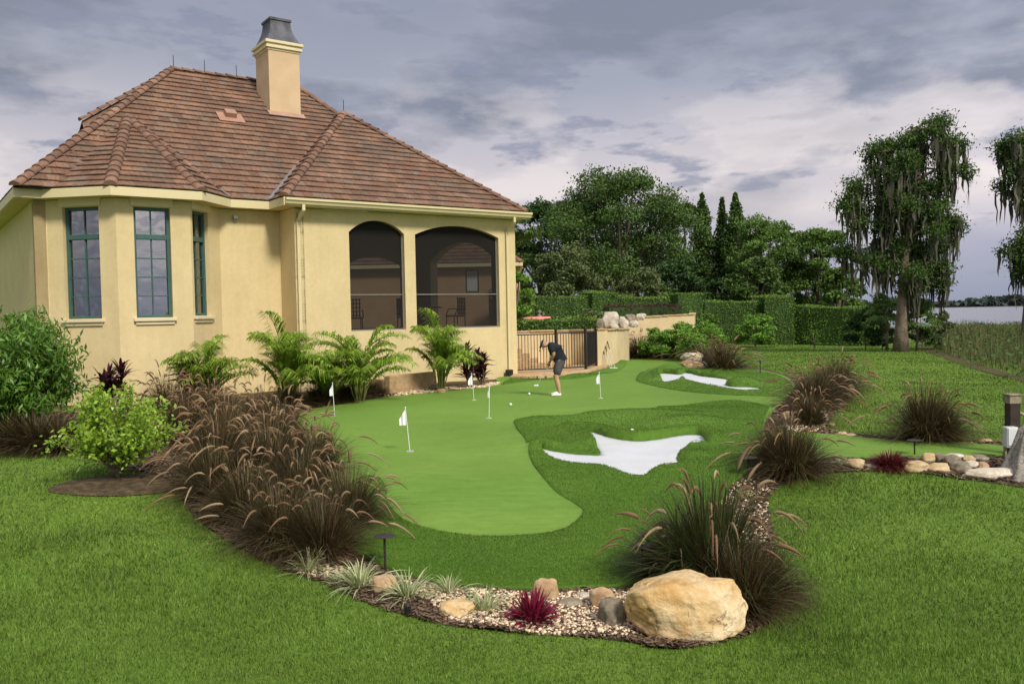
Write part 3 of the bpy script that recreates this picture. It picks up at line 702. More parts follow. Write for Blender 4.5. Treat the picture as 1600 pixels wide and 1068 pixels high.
# back slopes, so the house is whole from other sides
P8z = E7z - NN * 2 * ((peak - E7z)[:2] @ (-NN[:2]))
RF.append(('left', [P8z, E7z, peak], -E1))
RF.append(('right', [RM, RMb, rR], E1))
RF.append(('back', [RMb, RMb - (RM - RMb) * .3 - UP * .3, P8z, peak, rR], NN))
tl = MB(); under = MB()
def clip(poly, a, b, c):  # keep a*x+b*y<=c
    out = []; n = len(poly)
    for i in range(n):
        p, q_ = poly[i], poly[(i + 1) % n]; dp = a * p[0] + b * p[1] - c; dq = a * q_[0] + b * q_[1] - c
        if dp <= 0: out.append(p)
        if (dp < 0 < dq) or (dq < 0 < dp): t = dp / (dp - dq); out.append((p[0] + t * (q_[0] - p[0]), p[1] + t * (q_[1] - p[1])))
    return out
def tile_face(poly3, uphill, cw=.34, tw=.30, lift=.045):
    P = [np.array(p, float) for p in poly3]; A = P[0]
    nrm = np.zeros(3)
    for i in range(len(P)): nrm += np.cross(P[i] - A, P[(i + 1) % len(P)] - A)
    nrm = unit(nrm); nrm = nrm if nrm[2] > 0 else -nrm
    upd = unit(uphill - nrm * (uphill @ nrm)); ax = np.cross(upd, nrm)
    q2 = [((p - A) @ ax, (p - A) @ upd) for p in P]
    under.add([p - nrm * .03 for p in P], [tuple(range(len(P)))])
    xs_ = [q[0] for q in q2]; ys_ = [q[1] for q in q2]
    nrow = int(math.ceil((max(ys_) - min(ys_)) / cw)); y0 = min(ys_)
    for r in range(nrow):
        s0 = y0 + r * cw; s1 = s0 + cw + .03; x = min(xs_) - tw + (r % 2) * tw * .5
        while x < max(xs_):
            pol = clip(clip(clip(clip(q2, 0, -1, -s0), 0, 1, min(s1, max(ys_))), -1, 0, -x), 1, 0, x + tw - .006)
            if len(pol) >= 3:
                j = rs.uniform(-.007, .007); lf = lift + rs.uniform(-.005, .007)
                V = []
                for (a, b) in pol:
                    fr = 1 - (b - s0) / (s1 - s0); V.append(A + ax * a + upd * b + nrm * (.004 + lf * fr + j * 0))
                k = len(V); lowV = [v - nrm * .028 for v in V]
                tl.add(V + lowV, [tuple(range(k))] + [(i, (i + 1) % k, k + (i + 1) % k, k + i) for i in range(k)])
            x += tw
for nm, poly, uh in RF: tile_face(poly, uh)
roof = hp(tl.obj('roof', MT['tile'])); under.obj('roof_deck', MT['dark'], roof)
# hip and ridge caps
cp = MB()
def caps(A, B, r=.135, step=.36, lift=.03, cpm=None):
    cpm = cpm or cp
    A = np.array(A, float); B = np.array(B, float); L = np.linalg.norm(B - A); d = (B - A) / L; n = max(1, int(L / step)); s1 = unit(np.cross(d, UP)); s2 = np.cross(s1, d); s2 = s2 if s2[2] > 0 else -s2
    for i in range(n):
        a = A + d * (i * L / n - .03); b = A + d * ((i + 1) * L / n + .02); V = []
        dz = rs.uniform(-.008, .008)
        for P_, rr_, lf in ((a, r * 1.12, .03 + dz), (b, r * .95, 0)):
            for k in range(9):
                an = pi * k / 8; V.append(P_ + s1 * rr_ * math.cos(an) + s2 * (rr_ * .8 * math.sin(an) + lift + lf - .03))
        Fs = [(k, k + 1, 10 + k, 9 + k) for k in range(8)] + [tuple(range(9))]
        cpm.add(V, Fs)
MT['cap'] = M('ridge_cap', [(.3, (.16, .085, .055)), (.7, (.27, .16, .11))], 1.5, .8, .4, 40, island=.28, fine=(16, .25), bdist=.01)
for A, B, r_ in ((E7z, peak, .135), (peak, rR, .12), (rR, rR + (mainright - rR) * .55, .12), (Wz, apex, .135), (Cz, apex, .12), (apex, ridge_end, .1), (B5, bapex, .15), (B4, bapex, .14), (B3 + (bapex - B3) * .12, bapex, .11), (P8z, peak, .13)):
    cp = MB(); caps(A, B, r_, cpm=cp); cp.obj('ridge_cap', MT['cap'], roof)
# valley flashing
for A, B in ((P2z, P2z + (ridge_end - P2z) * .35), (B3, B3 + (bapex - B3) * .12), (B6, B6 + (bapex - B6) * .12)):
    d = unit(B - A); s1 = unit(np.cross(d, UP)); fl = MB(); fl.add([A - s1 * .06 + UP * .075, A + s1 * .06 + UP * .075, B + s1 * .06 + UP * .075, B - s1 * .06 + UP * .075], [(0, 1, 2, 3)]); fl.obj('flashing', MT['metal_grey'], roof)
# higher rear roof whose hip shows beyond the front one
ra = peak - NN * .9 + E1 * .15 - UP * .1; rb = atd(128, 189, ra[1] - 2.0)
rc = atd(60, 262, rb[1] - .4); rear = MB()
dsl = unit(np.cross(ra - rb, NN))
rear2 = [rb, ra, ra - NN * 3 - E1 * 3 - UP * 3, rb - NN * 5]
lo_ = NN * .9 - UP * 1.1; rear.add([rb, ra, ra + lo_, rb + lo_], [(0, 1, 2, 3)]); rear.add([rb, ra, ra - E1 * 3 - UP * 2.2 + NN * .2, rb - E1 * 3.5 - UP * 1.6, rb - NN * 4 - UP * 1.5], [(0, 1, 2, 3), (0, 4, 1)])
rear.obj('rear_roof', MT['tile'], roof); cp2 = MB(); caps(rb, ra, .13, cpm=cp2); cp2.obj('ridge_cap', MT['cap'], roof)
# roof vent and lightning rods
vp = rayplane(360, 186, PM); ro = np.array([[E1[0], NN[0], 0], [E1[1], NN[1], 0], [0, 0, 1]])
tn = unit(np.array([NN[0] * TT, NN[1] * TT, 1])); up_s = np.cross(tn, E1); up_s = up_s if up_s[2] > 0 else -up_s; Rs = np.stack([E1, up_s, tn], 1)
vt = MB(); vt.box(vp + tn * .06, (.85, .6, .03), Rs); vt.box(vp + tn * .14 + up_s * .1, (.36, .3, .2), Rs); vt.obj('roof_vent', M('vent_pink', [(.3, (.33, .18, .12)), (.7, (.4, .23, .16))], 5, .7), roof, bevel=.02)
for P_ in [peak + (rR - peak) * k * .75 for k in (0.02, .33, .66)] + [apex]: ld = MB(); ld.tube([P_, P_ + UP * .5], .012, 5); ld.obj('lightning_rod', MT['black'], roof)
# chimney
Qc = rayplane(422, 177, PM); Rc = np.array([[E1[0], NN[0], 0], [E1[1], NN[1], 0], [0, 0, 1]])
wq = onwall(470, Qc, -E1, 178)[0]; dq = abs(onwall(401.5, Qc, -NN, 160)[0]); zt = atd(420, 77, Qc[1])[2]
cc = Qc - E1 * wq / 2 - NN * dq / 2
ch = MB(); ch.box((cc[0], cc[1], (Qc[2] - 1.2 + zt) / 2), (wq, dq, zt - Qc[2] + 1.2), Rc); cho = ch.obj('chimney', M('stucco_chimney', [(.3, (.56, .40, .24)), (.7, (.63, .47, .29))], 1.5, .9, .3, 60), roof)
cr = MB(); h = zt
for k, (e, hh_) in enumerate(((.03, .07), (.09, .09), (.055, .07), (.12, .10))):
    cr.box((cc[0], cc[1], h + hh_ / 2), (wq + 2 * e, dq + 2 * e, hh_ - .002), Rc); h += hh_
cr.obj('chimney_crown', MT['stucco_pale'], cho, bevel=.01)
cm = MB(); rings = []
for k in range(9):
    t = k / 8; rings.append((1 - .42 * (1 - (1 - t) ** 2.0), h + .80 * t))
rings.append((.63, h + .81)); rings.append((.63, h + .89)); rings.append((.56, h + .895)); V = []
for sc_, z in rings:
    for sx, sy in ((-1, -1), (1, -1), (1, 1), (-1, 1)): V.append(cc * [1, 1, 0] + E1 * sx * sc_ * (wq / 2 + .06) + NN * sy * sc_ * (dq / 2 + .06) + UP * z)
cm.add(V, [(4 * i + k, 4 * i + (k + 1) % 4, 4 * i + 4 + (k + 1) % 4, 4 * i + 4 + k) for i in range(len(rings) - 1) for k in range(4)] + [tuple(4 * (len(rings) - 1) + k for k in range(4))])
cm.obj('chimney_cap', MT['lead'], cho)
cfl = MB(); cfl.box(Qc - E1 * wq / 2 + tn * .07 + up_s * (-.1), (wq + .2, .3, .02), Rs); cfl.obj('chimney_flashing', M('flash_pink', [(.3, (.33, .2, .15)), (.7, (.42, .28, .2))], 5, .7), cho)
# small wall fittings
cam_p = onwall(366, P2, E1, 341)[1] + NN * .06
sm = MB(); sm.lathe([(.02, -.1), (.05, -.06), (.06, 0), (.05, .05), (.02, .06)], cam_p, 10); sm.box(cam_p + NN * .04 + UP * .02, (.12, .1, .08), Rc); sco = sm.obj('security_camera', MT['metal_grey'], bevel=.005); tag(sco, 'small grey security camera high on the yellow wall', 'camera')
P_ = fw_(onwall(795, Wc, dw, 585)[0] - .12, 0, .2); bx = MB(); bx.box((P_[0], P_[1], .14), (.2, .2, .32), Rc); tag(bx.obj('drain_box', MT['black'], bevel=.02), 'small black box at the foot of the house corner downspout', 'box')
# ------------------------------------------------------------------ porch furniture (seen through the screens)
def pch(a, dep): return np.array([*(C0[:2] + E1[:2] * a - NN[:2] * dep), ZP])
def patio_chair(loc, rz, label):
    root = thing('patio_chair', label, 'chair', loc, rz, 'patio chairs behind the porch screens')
    s_ = MB(); s_.box((0, 0, .42), (.5, .5, .06)); s_.obj('seat', MT['stone_grey'], root, bevel=.02)
    b = MB()
    for i in range(5): b.box((-.2 + i * .1, -.24, .75), (.035, .03, .58))
    for i in range(5): b.box((0, -.243, .5 + i * .125), (.48, .03, .03))
    b.obj('backrest', MT['black'], root)
    for sx in (-1, 1):
        for sy in (-1, 1): l = MB(); l.tube([(sx * .23, sy * .23, 0), (sx * .22, sy * .22, .42)], .018, 6); l.obj('leg', MT['black'], root)
        a = MB(); a.tube([(sx * .26, -.24, .66), (sx * .26, .1, .66), (sx * .26, .22, .44)], .018, 6); a.obj('armrest', MT['black'], root)
patio_chair(pch(1.5, 1.0), TH + .4, 'black lattice back patio chair right of the porch table')
patio_chair(pch(3.3, 1.2), TH - 1.8, 'black patio chair left of the table in the wide porch opening')
patio_chair(pch(5.2, 1.1), TH + 2.8, 'dark patio chair behind the narrow porch screen')
tb = thing('patio_table', 'dark patio table behind the wide porch screen', 'table', pch(2.4, 1.6), TH)
m = MB(); m.lathe([(.02, .70), (.62, .70), (.62, .74), (.02, .745)], (0, 0, 0), 24); m.obj('tabletop', MT['black'], tb)
for k in range(4): a = k * pi / 2 + .4; m = MB(); m.tube([(.1 * math.cos(a), .1 * math.sin(a), .7), (.28 * math.cos(a), .28 * math.sin(a), .35), (.5 * math.cos(a), .5 * math.sin(a), 0)], .025, 6); m.obj('leg', MT['black'], tb)
# ------------------------------------------------------------------ guest house beyond the porch
gh = thing('guest_house', 'tan stucco house with a brown tiled roof seen beyond the screened porch', 'house', (0, 0, 0))
YG = 45.0; xa = atd(540, 420, YG)[0]; xb = atd(803, 420, YG)[0]; ze = atd(715, 412, YG)[2]
m = MB(); wx0 = atd(727, 430, YG)[0]; wx1 = atd(748, 430, YG)[0]; wz1 = atd(737, 421, YG)[2]; wz0 = atd(737, 457, YG)[2]
wallslab(m, np.array([xa, YG, 0]), np.array([xb, YG, 0]), -.3, ze, [rect(wx0 - xa, wx1 - xa, wz0, wz1)], .3)
wallslab(m, np.array([xb, YG, 0]), np.array([xb, YG + 8, 0]), -.3, ze, (), .3); wallslab(m, np.array([xa, YG, 0]), np.array([xa, YG + 8, 0]), -.3, ze, (), .3)
m.obj('wall', M('stucco_guest', [(.3, (.50, .31, .18)), (.7, (.58, .38, .22))], 1.5, .9, .3, 50), gh, fix=False)
tl = MB(); under = MB(); x0, x1, y0, y1 = xa - .4, xb + .4, YG - .4, YG + 8.4; zr = ze + 3.0; r0 = np.array([x0 + 4.2, (y0 + y1) / 2, zr]); r1 = np.array([x1 - 4.2, (y0 + y1) / 2, zr])
c = [np.array([x0, y0, ze]), np.array([x1, y0, ze]), np.array([x1, y1, ze]), np.array([x0, y1, ze])]
tile_face([c[0], c[1], r1, r0], np.array([0, 1., 0]), .36, .34); tile_face([c[1], c[2], r1], np.array([-1., 0, 0]), .36, .34); tile_face([c[2], c[3], r0, r1], np.array([0, -1., 0]), .5, .6); tile_face([c[3], c[0], r0], np.array([1., 0, 0]), .5, .6)
gr = tl.obj('roof', MT['tile'], gh); under.obj('roof_deck', MT['dark'], gr); cp = MB()
for A, B in ((c[0], r0), (c[1], r1), (r0, r1)): cp = MB(); caps(A, B, cpm=cp); cp.obj('ridge_cap', MT['cap'], gr)
m = MB()
for A, B in ((c[0], c[1]), (c[1], c[2]), (c[3], c[0])):
    mid = (A + B) / 2; L = np.linalg.norm(B - A); d = unit(B - A); m.box(mid - UP * .1, (L + .06, .12, .18), np.stack([d, np.cross(UP, d), UP], 1))
m.obj('gutter', MT['trim'], gh)
m = MB(); m.box(((wx0 + wx1) / 2, YG + .12, (wz0 + wz1) / 2), (wx1 - wx0, .08, wz1 - wz0)); wo = m.obj('window', MT['teal'], gh); m = MB(); m.box(((wx0 + wx1) / 2, YG + .07, (wz0 + wz1) / 2), (wx1 - wx0 - .16, .03, wz1 - wz0 - .16)); m.obj('pane', MT['blind'], wo)
# ------------------------------------------------------------------ PLANTS
GV = lambda x, y: float(h0(x, y))
def onground(u, v): p = G(u, v); return (p[0], p[1], float(h0(p[0], p[1])))
def pxm(Y): return F / Y
MT['fg_blade'] = leafmat('fountain_blade', [(.035, .018, .012), (.085, .035, .02), (.055, .065, .018), (.11, .065, .03), (.03, .03, .012), (.22, .18, .085), (.05, .055, .015)], .3, .5, .25, 3, .3)
MT['fg_blade_green'] = leafmat('fountain_blade_green', [(.035, .06, .015), (.06, .09, .02), (.06, .035, .02), (.10, .13, .035), (.025, .03, .014)], .3, .5, .25, 3, .3)
MT['plume'] = leafmat('fountain_plume', [(.30, .18, .095), (.42, .28, .16), (.23, .12, .07), (.52, .40, .25), (.36, .23, .13)], .4, .8, .1, 4, .15)
MT['drygrass'] = leafmat('dry_blade', [(.18, .10, .045), (.28, .17, .08), (.12, .065, .03)], .3, .7, .2, 3, .2)
def arch_lines(n, R0, L, elev, droop, segs, rng, az=None, base_r=None):
    """arching blades from a tuft centre"""
    a = rng.uniform(0, 2 * pi, n) if az is None else az
    r0 = R0 * np.sqrt(rng.uniform(0, 1, n)); t = np.linspace(0, 1, segs + 1)[None, :]
    L = L[:, None]; e = elev[:, None]; g = droop[:, None]
    hx = L * (t * np.cos(e) + .28 * g * t ** 2); z = L * (t * np.sin(e) - .55 * g * t ** 2.4)
    ca, sa = np.cos(a)[:, None], np.sin(a)[:, None]; r0 = r0[:, None]
    w = rng.uniform(-.16, .16, (n, 1)) * L * t ** 1.6
    x = (r0 + hx) * ca - w * sa; y = (r0 + hx) * sa + w * ca
    P = np.stack([x, y, np.maximum(z, .01)], -1); side = np.stack([-np.sin(a), np.cos(a), rng.uniform(-.4, .4, n)], 1)
    return P, unit(side), a
def fountain(name, label, seed, h=1.0, nb=1500, npl=55, green=False, wide=.0052, dry=180, cat='grass clump', spread=1.0):
    g = np.random.RandomState(seed)
    root = thing(name, label, cat)
    L = g.uniform(.65, 1.08, nb) * h; el = np.radians(g.uniform(28, 88, nb)); P, sd, a = arch_lines(nb, .20 * spread, L, el, g.uniform(.35, 1.0, nb) * (np.cos(el) + .35), 5, g)
    W = wide * g.uniform(.6, 1.2, (nb, 1)) * np.array([1, 1, .9, .7, .45, .08])[None]
    V, Fq = ribbons(P, sd, W); nmesh('foliage', V, Fq, MT['fg_blade_green' if green else 'fg_blade'], root)
    if dry:
        L = g.uniform(.3, .6, dry) * h; el = np.radians(g.uniform(20, 75, dry)); P, sd, a = arch_lines(dry, .22 * spread, L, el, g.uniform(.6, 1.3, dry), 4, g)
        V, Fq = ribbons(P, sd, wide * .9 * np.ones((dry, 1)) * np.array([1, 1, .8, .6, .1])[None]); nmesh('dry_foliage', V, Fq, MT['drygrass'], root)
    if npl:
        L = g.uniform(.95, 1.32, npl) * h; el = np.radians(g.uniform(38, 89, npl)); P, sd, a = arch_lines(npl, .12 * spread, L, el, g.uniform(.5, 1.05, npl) * (np.cos(el) * .9 + .28), 25, g)
        tq = np.clip((np.linspace(0, 1, 26) - .66) / .34, 0, 1)[None]; amp = (g.uniform(.02, .22, (npl, 1)) * h * tq ** 2); P[..., 0] += np.cos(a)[:, None] * amp * .6; P[..., 1] += np.sin(a)[:, None] * amp * .6; P[..., 2] -= amp * 1.15 * tq
        stem = P[:, :20]; V, Fq = ribbons(stem, sd, np.full((npl, 20), wide * .4)); 
        pl = P[:, 19:]; k = pl.shape[1]; tt = np.linspace(0, 1, k); prof = np.clip(np.minimum(tt * 6 + .35, 1) * (1 - tt ** 3), .06, 1) * .015
        n2, f2 = tubes(pl, np.repeat(prof[None], npl, 0) * g.uniform(.75, 1.2, (npl, 1)), 5)
        # bristles
        nbz = 60; ti = g.randint(0, k - 1, (npl, nbz)); fr = g.uniform(0, 1, (npl, nbz, 1)); ii = np.arange(npl)[:, None]
        c = pl[ii, ti] * (1 - fr) + pl[ii, ti + 1] * fr; tdir = unit(pl[ii, ti + 1] - pl[ii, ti]); rnd = unit(g.normal(size=(npl, nbz, 3))); dd = unit(rnd + tdir * .9)
        bl = (.026 * h ** .3 * g.uniform(.6, 1.3, (npl, nbz, 1)))
        bp = np.stack([c, c + dd * bl], 2).reshape(-1, 2, 3); bs = unit(np.cross(dd, g.normal(size=dd.shape))).reshape(-1, 3)
        v3, f3 = ribbons(bp, bs, np.tile(np.array([[.0022, .0004]]), (len(bp), 1)))
        v, f = join([(V, Fq), (n2, f2), (v3, f3)]); nmesh('plume', v, f, MT['plume'], root)
    return root
FGP = [fountain('fountain_grass', 'x', 100 + i, nb=1500, npl=[50, 30, 16][i], dry=[220, 160, 260][i]) for i in range(3)]
FGG = fountain('fountain_grass', 'x', 110, nb=1700, npl=34, green=True, dry=160, wide=.0065)
FGN = fountain('fountain_grass', 'x', 120, nb=1300, npl=0, dry=250, wide=.0085)
FGF = fountain('fountain_grass', 'x', 130, nb=700, npl=26, dry=60, wide=.009)
used = set()
GF = 'purple fountain grass clumps in the beds'
def place(proto, u, v, h, w, label, group, rz=None, sink=.03, tilt=None, name=None, hz=None, cat=None):
    if proto.name in used: o = dup(proto)
    else: o = proto; used.add(proto.name)
    P = onground(u, v); z = P[2] - sink if hz is None else hz
    o.location = (P[0], P[1], z); o.rotation_euler = (0, 0, rs.uniform(0, 6.28) if rz is None else rz); o.scale = (w, w, h)
    if tilt: o.rotation_euler = (tilt[0], tilt[1], o.rotation_euler.z)
    tag(o, label, cat, group); return o
FG = [  # proto, u, v(base), height, width, label
 (2, 505, 868, .92, 0.78, 'fountain grass clump at the front end of the left bed, above the striped lilyturf'),
 (2, 440, 852, .95, 0.83, 'brown fountain grass clump leaning over the front lawn edge, second from the bed tip'),
 (1, 545, 822, .95, 0.78, 'fountain grass clump whose plumes hang over the green beside the mushroom path light'),
 (1, 385, 815, 1.0, 0.87, 'dark fountain grass clump on the lawn edge right of the bare soil patch'),
 (1, 470, 795, 1.1, 0.87, 'tall full fountain grass clump in the middle of the left mass'),
 (1, 335, 775, 1.0, 0.87, 'fountain grass clump just right of the lime green shrub and soil patch'),
 (0, 420, 758, 1.2, 0.92, 'fountain grass clump thick with pink tan plumes in the middle of the left mass'),
 (1, 492, 745, 1.05, 0.83, 'fountain grass clump against the left edge of the putting surface'),
 (0, 345, 735, 1.2, 0.92, 'fountain grass clump behind the one that borders the lime shrub'),
 (0, 440, 712, 1.15, 0.92, 'fountain grass clump with pale plumes in front of the areca palms'),
 (0, 360, 700, 1.2, 0.97, 'fountain grass clump between the lime shrub and the palms'),
 (0, 290, 695, 1.3, 0.97, 'fountain grass clump rising behind the lime green shrub'),
 (0, 410, 680, 1.2, 0.97, 'pinkish fountain grass clump at the back of the left mass below the bright palm'),
 (0, 330, 668, 1.3, 1.01, 'fountain grass clump below the small palm beside the bay window wall'),
 (0, 262, 660, 1.4, 1.01, 'rearmost fountain grass clump nearest the bay wall corner'),
]
for i, (k, u, v, h, w, lb) in enumerate(FG): place(FGP[k], u, v, h * .95, w * .94, lb, GF)
# right side clumps
place(FGG, 1112, 922, 1.28, .86, 'dark green and purple fountain grass clump right behind the big boulder', GF, rz=2.0)
place(FGN, 1160, 955, .75, .6, 'short dark grass clump drooping over the right end of the big boulder', GF)
place(FGN, 1190, 935, .6, .5, 'short dark grass clump at the lawn edge right of the big boulder', GF)
place(FGG, 1058, 903, .72, .7, 'low grass clump with hanging plumes left behind the big boulder, hiding a path light', GF, rz=.8)
place(FGP[2], 1238, 742, .95, .85, 'fountain grass clump at the inside bend of the bed, left of the low red shrub', GF)
place(FGP[2], 1215, 728, .85, .7, 'smaller fountain grass clump at the left shoulder of the bend clump', GF)
place(FGP[0], 1265, 665, .8, .7, 'pale plumed fountain grass clump among tan stones near the narrow turf strip', GF)
place(FGP[1], 1270, 640, 1.15, 1.0, 'fountain grass clump in front part of the far right oval bed', GF)
place(FGP[2], 1297, 628, 1.2, 1.05, 'big fountain grass clump at the middle of the far right oval bed', GF)
place(FGP[0], 1310, 612, 1.15, 1.0, 'fountain grass clump at the back of the far right oval bed', GF)
place(FGP[2], 1447, 690, 1.2, .95, 'lone rounded fountain grass clump on the right lawn beside the narrow turf strip', GF)
place(FGP[1], 1468, 690, .9, .7, 'smaller fountain grass clump at the right side of the lone one on the lawn', GF)
for i, (u, v, h, w) in enumerate([(1000, 560, 1.45, 1.5), (1040, 559, 1.5, 1.6), (1080, 562, 1.4, 1.5), (1105, 573, 1.35, 1.5), (1130, 580, 1.3, 1.5)]):
    place(FGF, u, v, h, w, ['dark red grass clump against the low curved tan wall', 'dark red grass clump below the bright green shrub bank, second from the tan wall', 'dark red grass clump behind the pale stacked stones', 'dark red grass clump right behind the leaning white stick', 'rightmost dark red grass clump by the open lawn behind the far bunker'][i], 'dark red grass clumps behind the far bunker')
for i, (u, v, h, w) in enumerate([(20, 698, .85, 1.2), (62, 702, .85, 1.2), (98, 704, .8, 1.0)]):
    place(FGN, u, v, h, w, ['dark arching grass clump below the willowy shrub at the left edge', 'dark arching grass clump under the middle of the willowy shrub', 'dark arching grass clump between the willowy shrub and the lime green shrub'][i], 'dark grass clumps under the willowy shrub')
for i, (u, v, h, w) in enumerate([(500, 632, .75, .9), (545, 626, .75, .9), (585, 616, .55, .6), (450, 640, .8, .9)]):
    place(FGN, u, v, h, w, ['dark grass clump under the second areca palm at the green edge', 'dark grass clump under the third areca palm at the green edge', 'dark grass clump left of the low tan stone planter', 'dark grass clump below the brightest areca palm, behind the fountain grass'][i], 'dark grass clumps below the areca palms')
# variegated lilyturf
MT['vari'] = leafmat('variegated_blade', [(.42, .46, .22), (.60, .62, .36), (.26, .34, .12), (.52, .55, .30)], .3, .5, .3, 5, .15)
def tuft(name, label, cat, seed, n, L, wd, mat, e0=25, e1=85, segs=5, dr=1.0, R0=.04):
    g = np.random.RandomState(seed); root = thing(name, label, cat)
    l = g.uniform(.6, 1.1, n) * L; el = np.radians(g.uniform(e0, e1, n)); P, sd, a = arch_lines(n, R0, l, el, g.uniform(.4, 1.0, n) * dr, segs, g)
    W = wd * g.uniform(.7, 1.2, (n, 1)) * np.interp(np.linspace(0, 1, segs + 1), [0, .3, .7, 1], [.7, 1, .8, .05])[None]
    V, Fq = ribbons(P, sd, W); nmesh('leaf', V, Fq, mat, root); return root
LT = [tuft('lilyturf', 'x', 'plant', 200 + i, 120, .36, .0055, MT['vari']) for i in range(2)]
for i, (u, v, s, lb) in enumerate([(482, 893, 1.0, 'striped lilyturf tuft at the foot of the front fountain grass'), (530, 912, .62, 'small yellowish lilyturf tuft between two larger ones'), (563, 916, 1.25, 'largest striped lilyturf tuft, left of the first round stone'), (637, 934, 1.15, 'striped lilyturf tuft right of the first round stone, above the sprinkler'),
    (702, 926, .85, 'striped lilyturf tuft at the turf edge behind the flat tan stone'), (757, 953, .95, 'striped lilyturf tuft right of the flat tan stone'), (1163, 777, .72, 'small pale lilyturf tuft alone on the mulch left of the right lawn'), (1314, 727, .8, 'lilyturf tuft left of the stones by the narrow turf strip')]):
    place(LT[i % 2], u, v, s, s, lb, 'striped lilyturf tufts')
MT['crimson'] = leafmat('crimson_leaf', [(.20, .012, .035), (.30, .02, .06), (.12, .01, .025), (.38, .04, .09)], .3, .4, .4, 5, .15)
o = tuft('red_plant', 'crimson spiky plant on the gravel between tan stones', 'plant', 210, 260, .24, .012, MT['crimson'], 5, 88, 4, .7, .04)
place(o, 831, 972, 1.7, 1.05, 'crimson spiky plant on the gravel left of the upright tan stone', None)
MT['darkred'] = leafmat('dark_red_leaf', [(.10, .015, .018), (.16, .025, .025), (.07, .015, .012)], .25, .5, .3, 5, .2)
o = tuft('red_shrub', 'x', 'shrub', 211, 1500, .38, .007, MT['darkred'], 8, 88, 4, 1.1, .20)
place(o, 1390, 731, 1.05, .62, 'low dome of dark red leaves beside the row of boulders on the right', None)
o = tuft('yucca', 'x', 'plant', 213, 40, .5, .01, MT['vari'], 20, 85, 4, .6, .05)
place(o, 1236, 655, 1.0, 1.0, 'small dark spiky plant between tan stones below the oval bed', None)
for ch in o.children: ch.data.materials[0] = MT['darkred']
# cordyline (ti plants)
MT['cordy'] = leafmat('cordyline_leaf', [(.045, .012, .018), (.075, .018, .028), (.03, .01, .014), (.11, .03, .04)], .25, .35, .5, 5, .2)
def cordyline(seed):
    g = np.random.RandomState(seed); root = thing('cordyline', 'x', 'plant'); Vs = []; st = MB()
    for s in range(6):
        a = g.uniform(0, 6.28); r = g.uniform(.05, .28); hgt = g.uniform(.25, .85); bx, by = r * math.cos(a), r * math.sin(a); st.tube([(bx * .4, by * .4, 0), (bx, by, hgt)], .018, 6)
        n = 34; l = g.uniform(.28, .45, n); el = np.radians(g.uniform(10, 85, n)); P, sd, _ = arch_lines(n, .02, l, el, g.uniform(.3, .9, n), 4, g); P[..., 2] += hgt + np.linspace(-.12, .1, n)[:, None]; P[..., 0] += bx; P[..., 1] += by
        Vs.append(ribbons(P, sd, np.repeat(np.array([[.012, .035, .038, .025, .003]]), n, 0)))
    v, f = join(Vs); nmesh('leaf', v, f, MT['cordy'], root); st.obj('stem', MT['bark'], root); return root
CO = [cordyline(220), cordyline(221)]
for i, (u, v, h, w, lb) in enumerate([(172, 650, 1.15, 1.0, 'dark purple cordyline between the lime shrub and the bay wall'), (285, 640, 1.25, 1.1, 'dark purple cordyline behind the fountain grass below the centre bay window'), (735, 606, 1.2, 1.0, 'dark purple cordyline right of the last areca palm'), (758, 603, 1.15, .9, 'dark purple cordyline nearest the house corner and gate')]):
    place(CO[i % 2], u, v, h, w, lb, 'dark purple cordylines')
# areca palms
MT['areca'] = leafmat('areca_leaflet', [(.12, .24, .02), (.24, .42, .035), (.36, .54, .06), (.50, .58, .10), (.07, .15, .018)], .4, .45, .35, 2, .2)
MT['palmstem'] = M('palm_stem', [(.3, (.16, .2, .05)), (.7, (.28, .26, .08))], 8, .6)
def areca(seed, nf=30, H=1.9):
    g = np.random.RandomState(seed); root = thing('areca_palm', 'x', 'palm'); Vs = []; sm = MB()
    for k in range(nf):
        az = g.uniform(0, 6.28); L = g.uniform(.7, 1.1) * H * .72; e = math.radians(g.uniform(42, 88)); z0 = g.uniform(.05, .42) * H; r0 = g.uniform(.02, .2)
        t = np.linspace(0, 1, 30); dr = g.uniform(.7, 1.15); hx = L * (t * math.cos(e) + .38 * dr * t ** 2); z = z0 + L * (t * math.sin(e) - .52 * dr * t ** 2.2)
        ca, sa = math.cos(az), math.sin(az); P = np.stack([(r0 + hx) * ca, (r0 + hx) * sa, np.maximum(z, .05)], 1)
        sm.tube(np.concatenate([[[r0 * ca * .5, r0 * sa * .5, 0]], P[::5]]), np.linspace(.02, .004, 7), 5, False)
        T = unit(np.gradient(P, axis=0)); sd = np.array([-sa, ca, 0.]); nrm = np.cross(T, sd)
        ids = np.arange(4, 30); ids = np.repeat(ids, 2)[:, None]; n = len(ids); tt = t[ids[:, 0]] + g.uniform(-.015, .015, n)
        base = np.stack([np.interp(tt, t, P[:, j]) for j in range(3)], 1); TT_ = T[ids[:, 0]]
        ll = L * .36 * np.sin(np.clip((tt - .05) / .98, .02, 1) * pi) ** .6 * g.uniform(.8, 1.15, n)
        for sg_ in (-1, 1):
            d = unit(sd * sg_ * 1.0 + TT_ * g.uniform(.45, .9, (n, 1)) + np.array([0, 0, 1.]) * g.uniform(.1, .5, (n, 1)))
            q0 = base; q1 = base + d * ll[:, None] * .5; q2 = base + d * ll[:, None] * .95 - np.array([0, 0, 1.]) * (ll * g.uniform(.15, .5, n))[:, None]
            W = np.stack([np.full(n, .006), np.full(n, .013), np.full(n, .0015)], 1); Vs.append(ribbons(np.stack([q0, q1, q2], 1), unit(np.cross(d, nrm[ids[:, 0]]) * .3 + np.cross(d, np.array([0, 0, 1.]))), W))
    v, f = join(Vs); nmesh('frond', v, f, MT['areca'], root); sm.obj('stem', MT['palmstem'], root, True); return root
AP = [areca(230), areca(231, 34)]
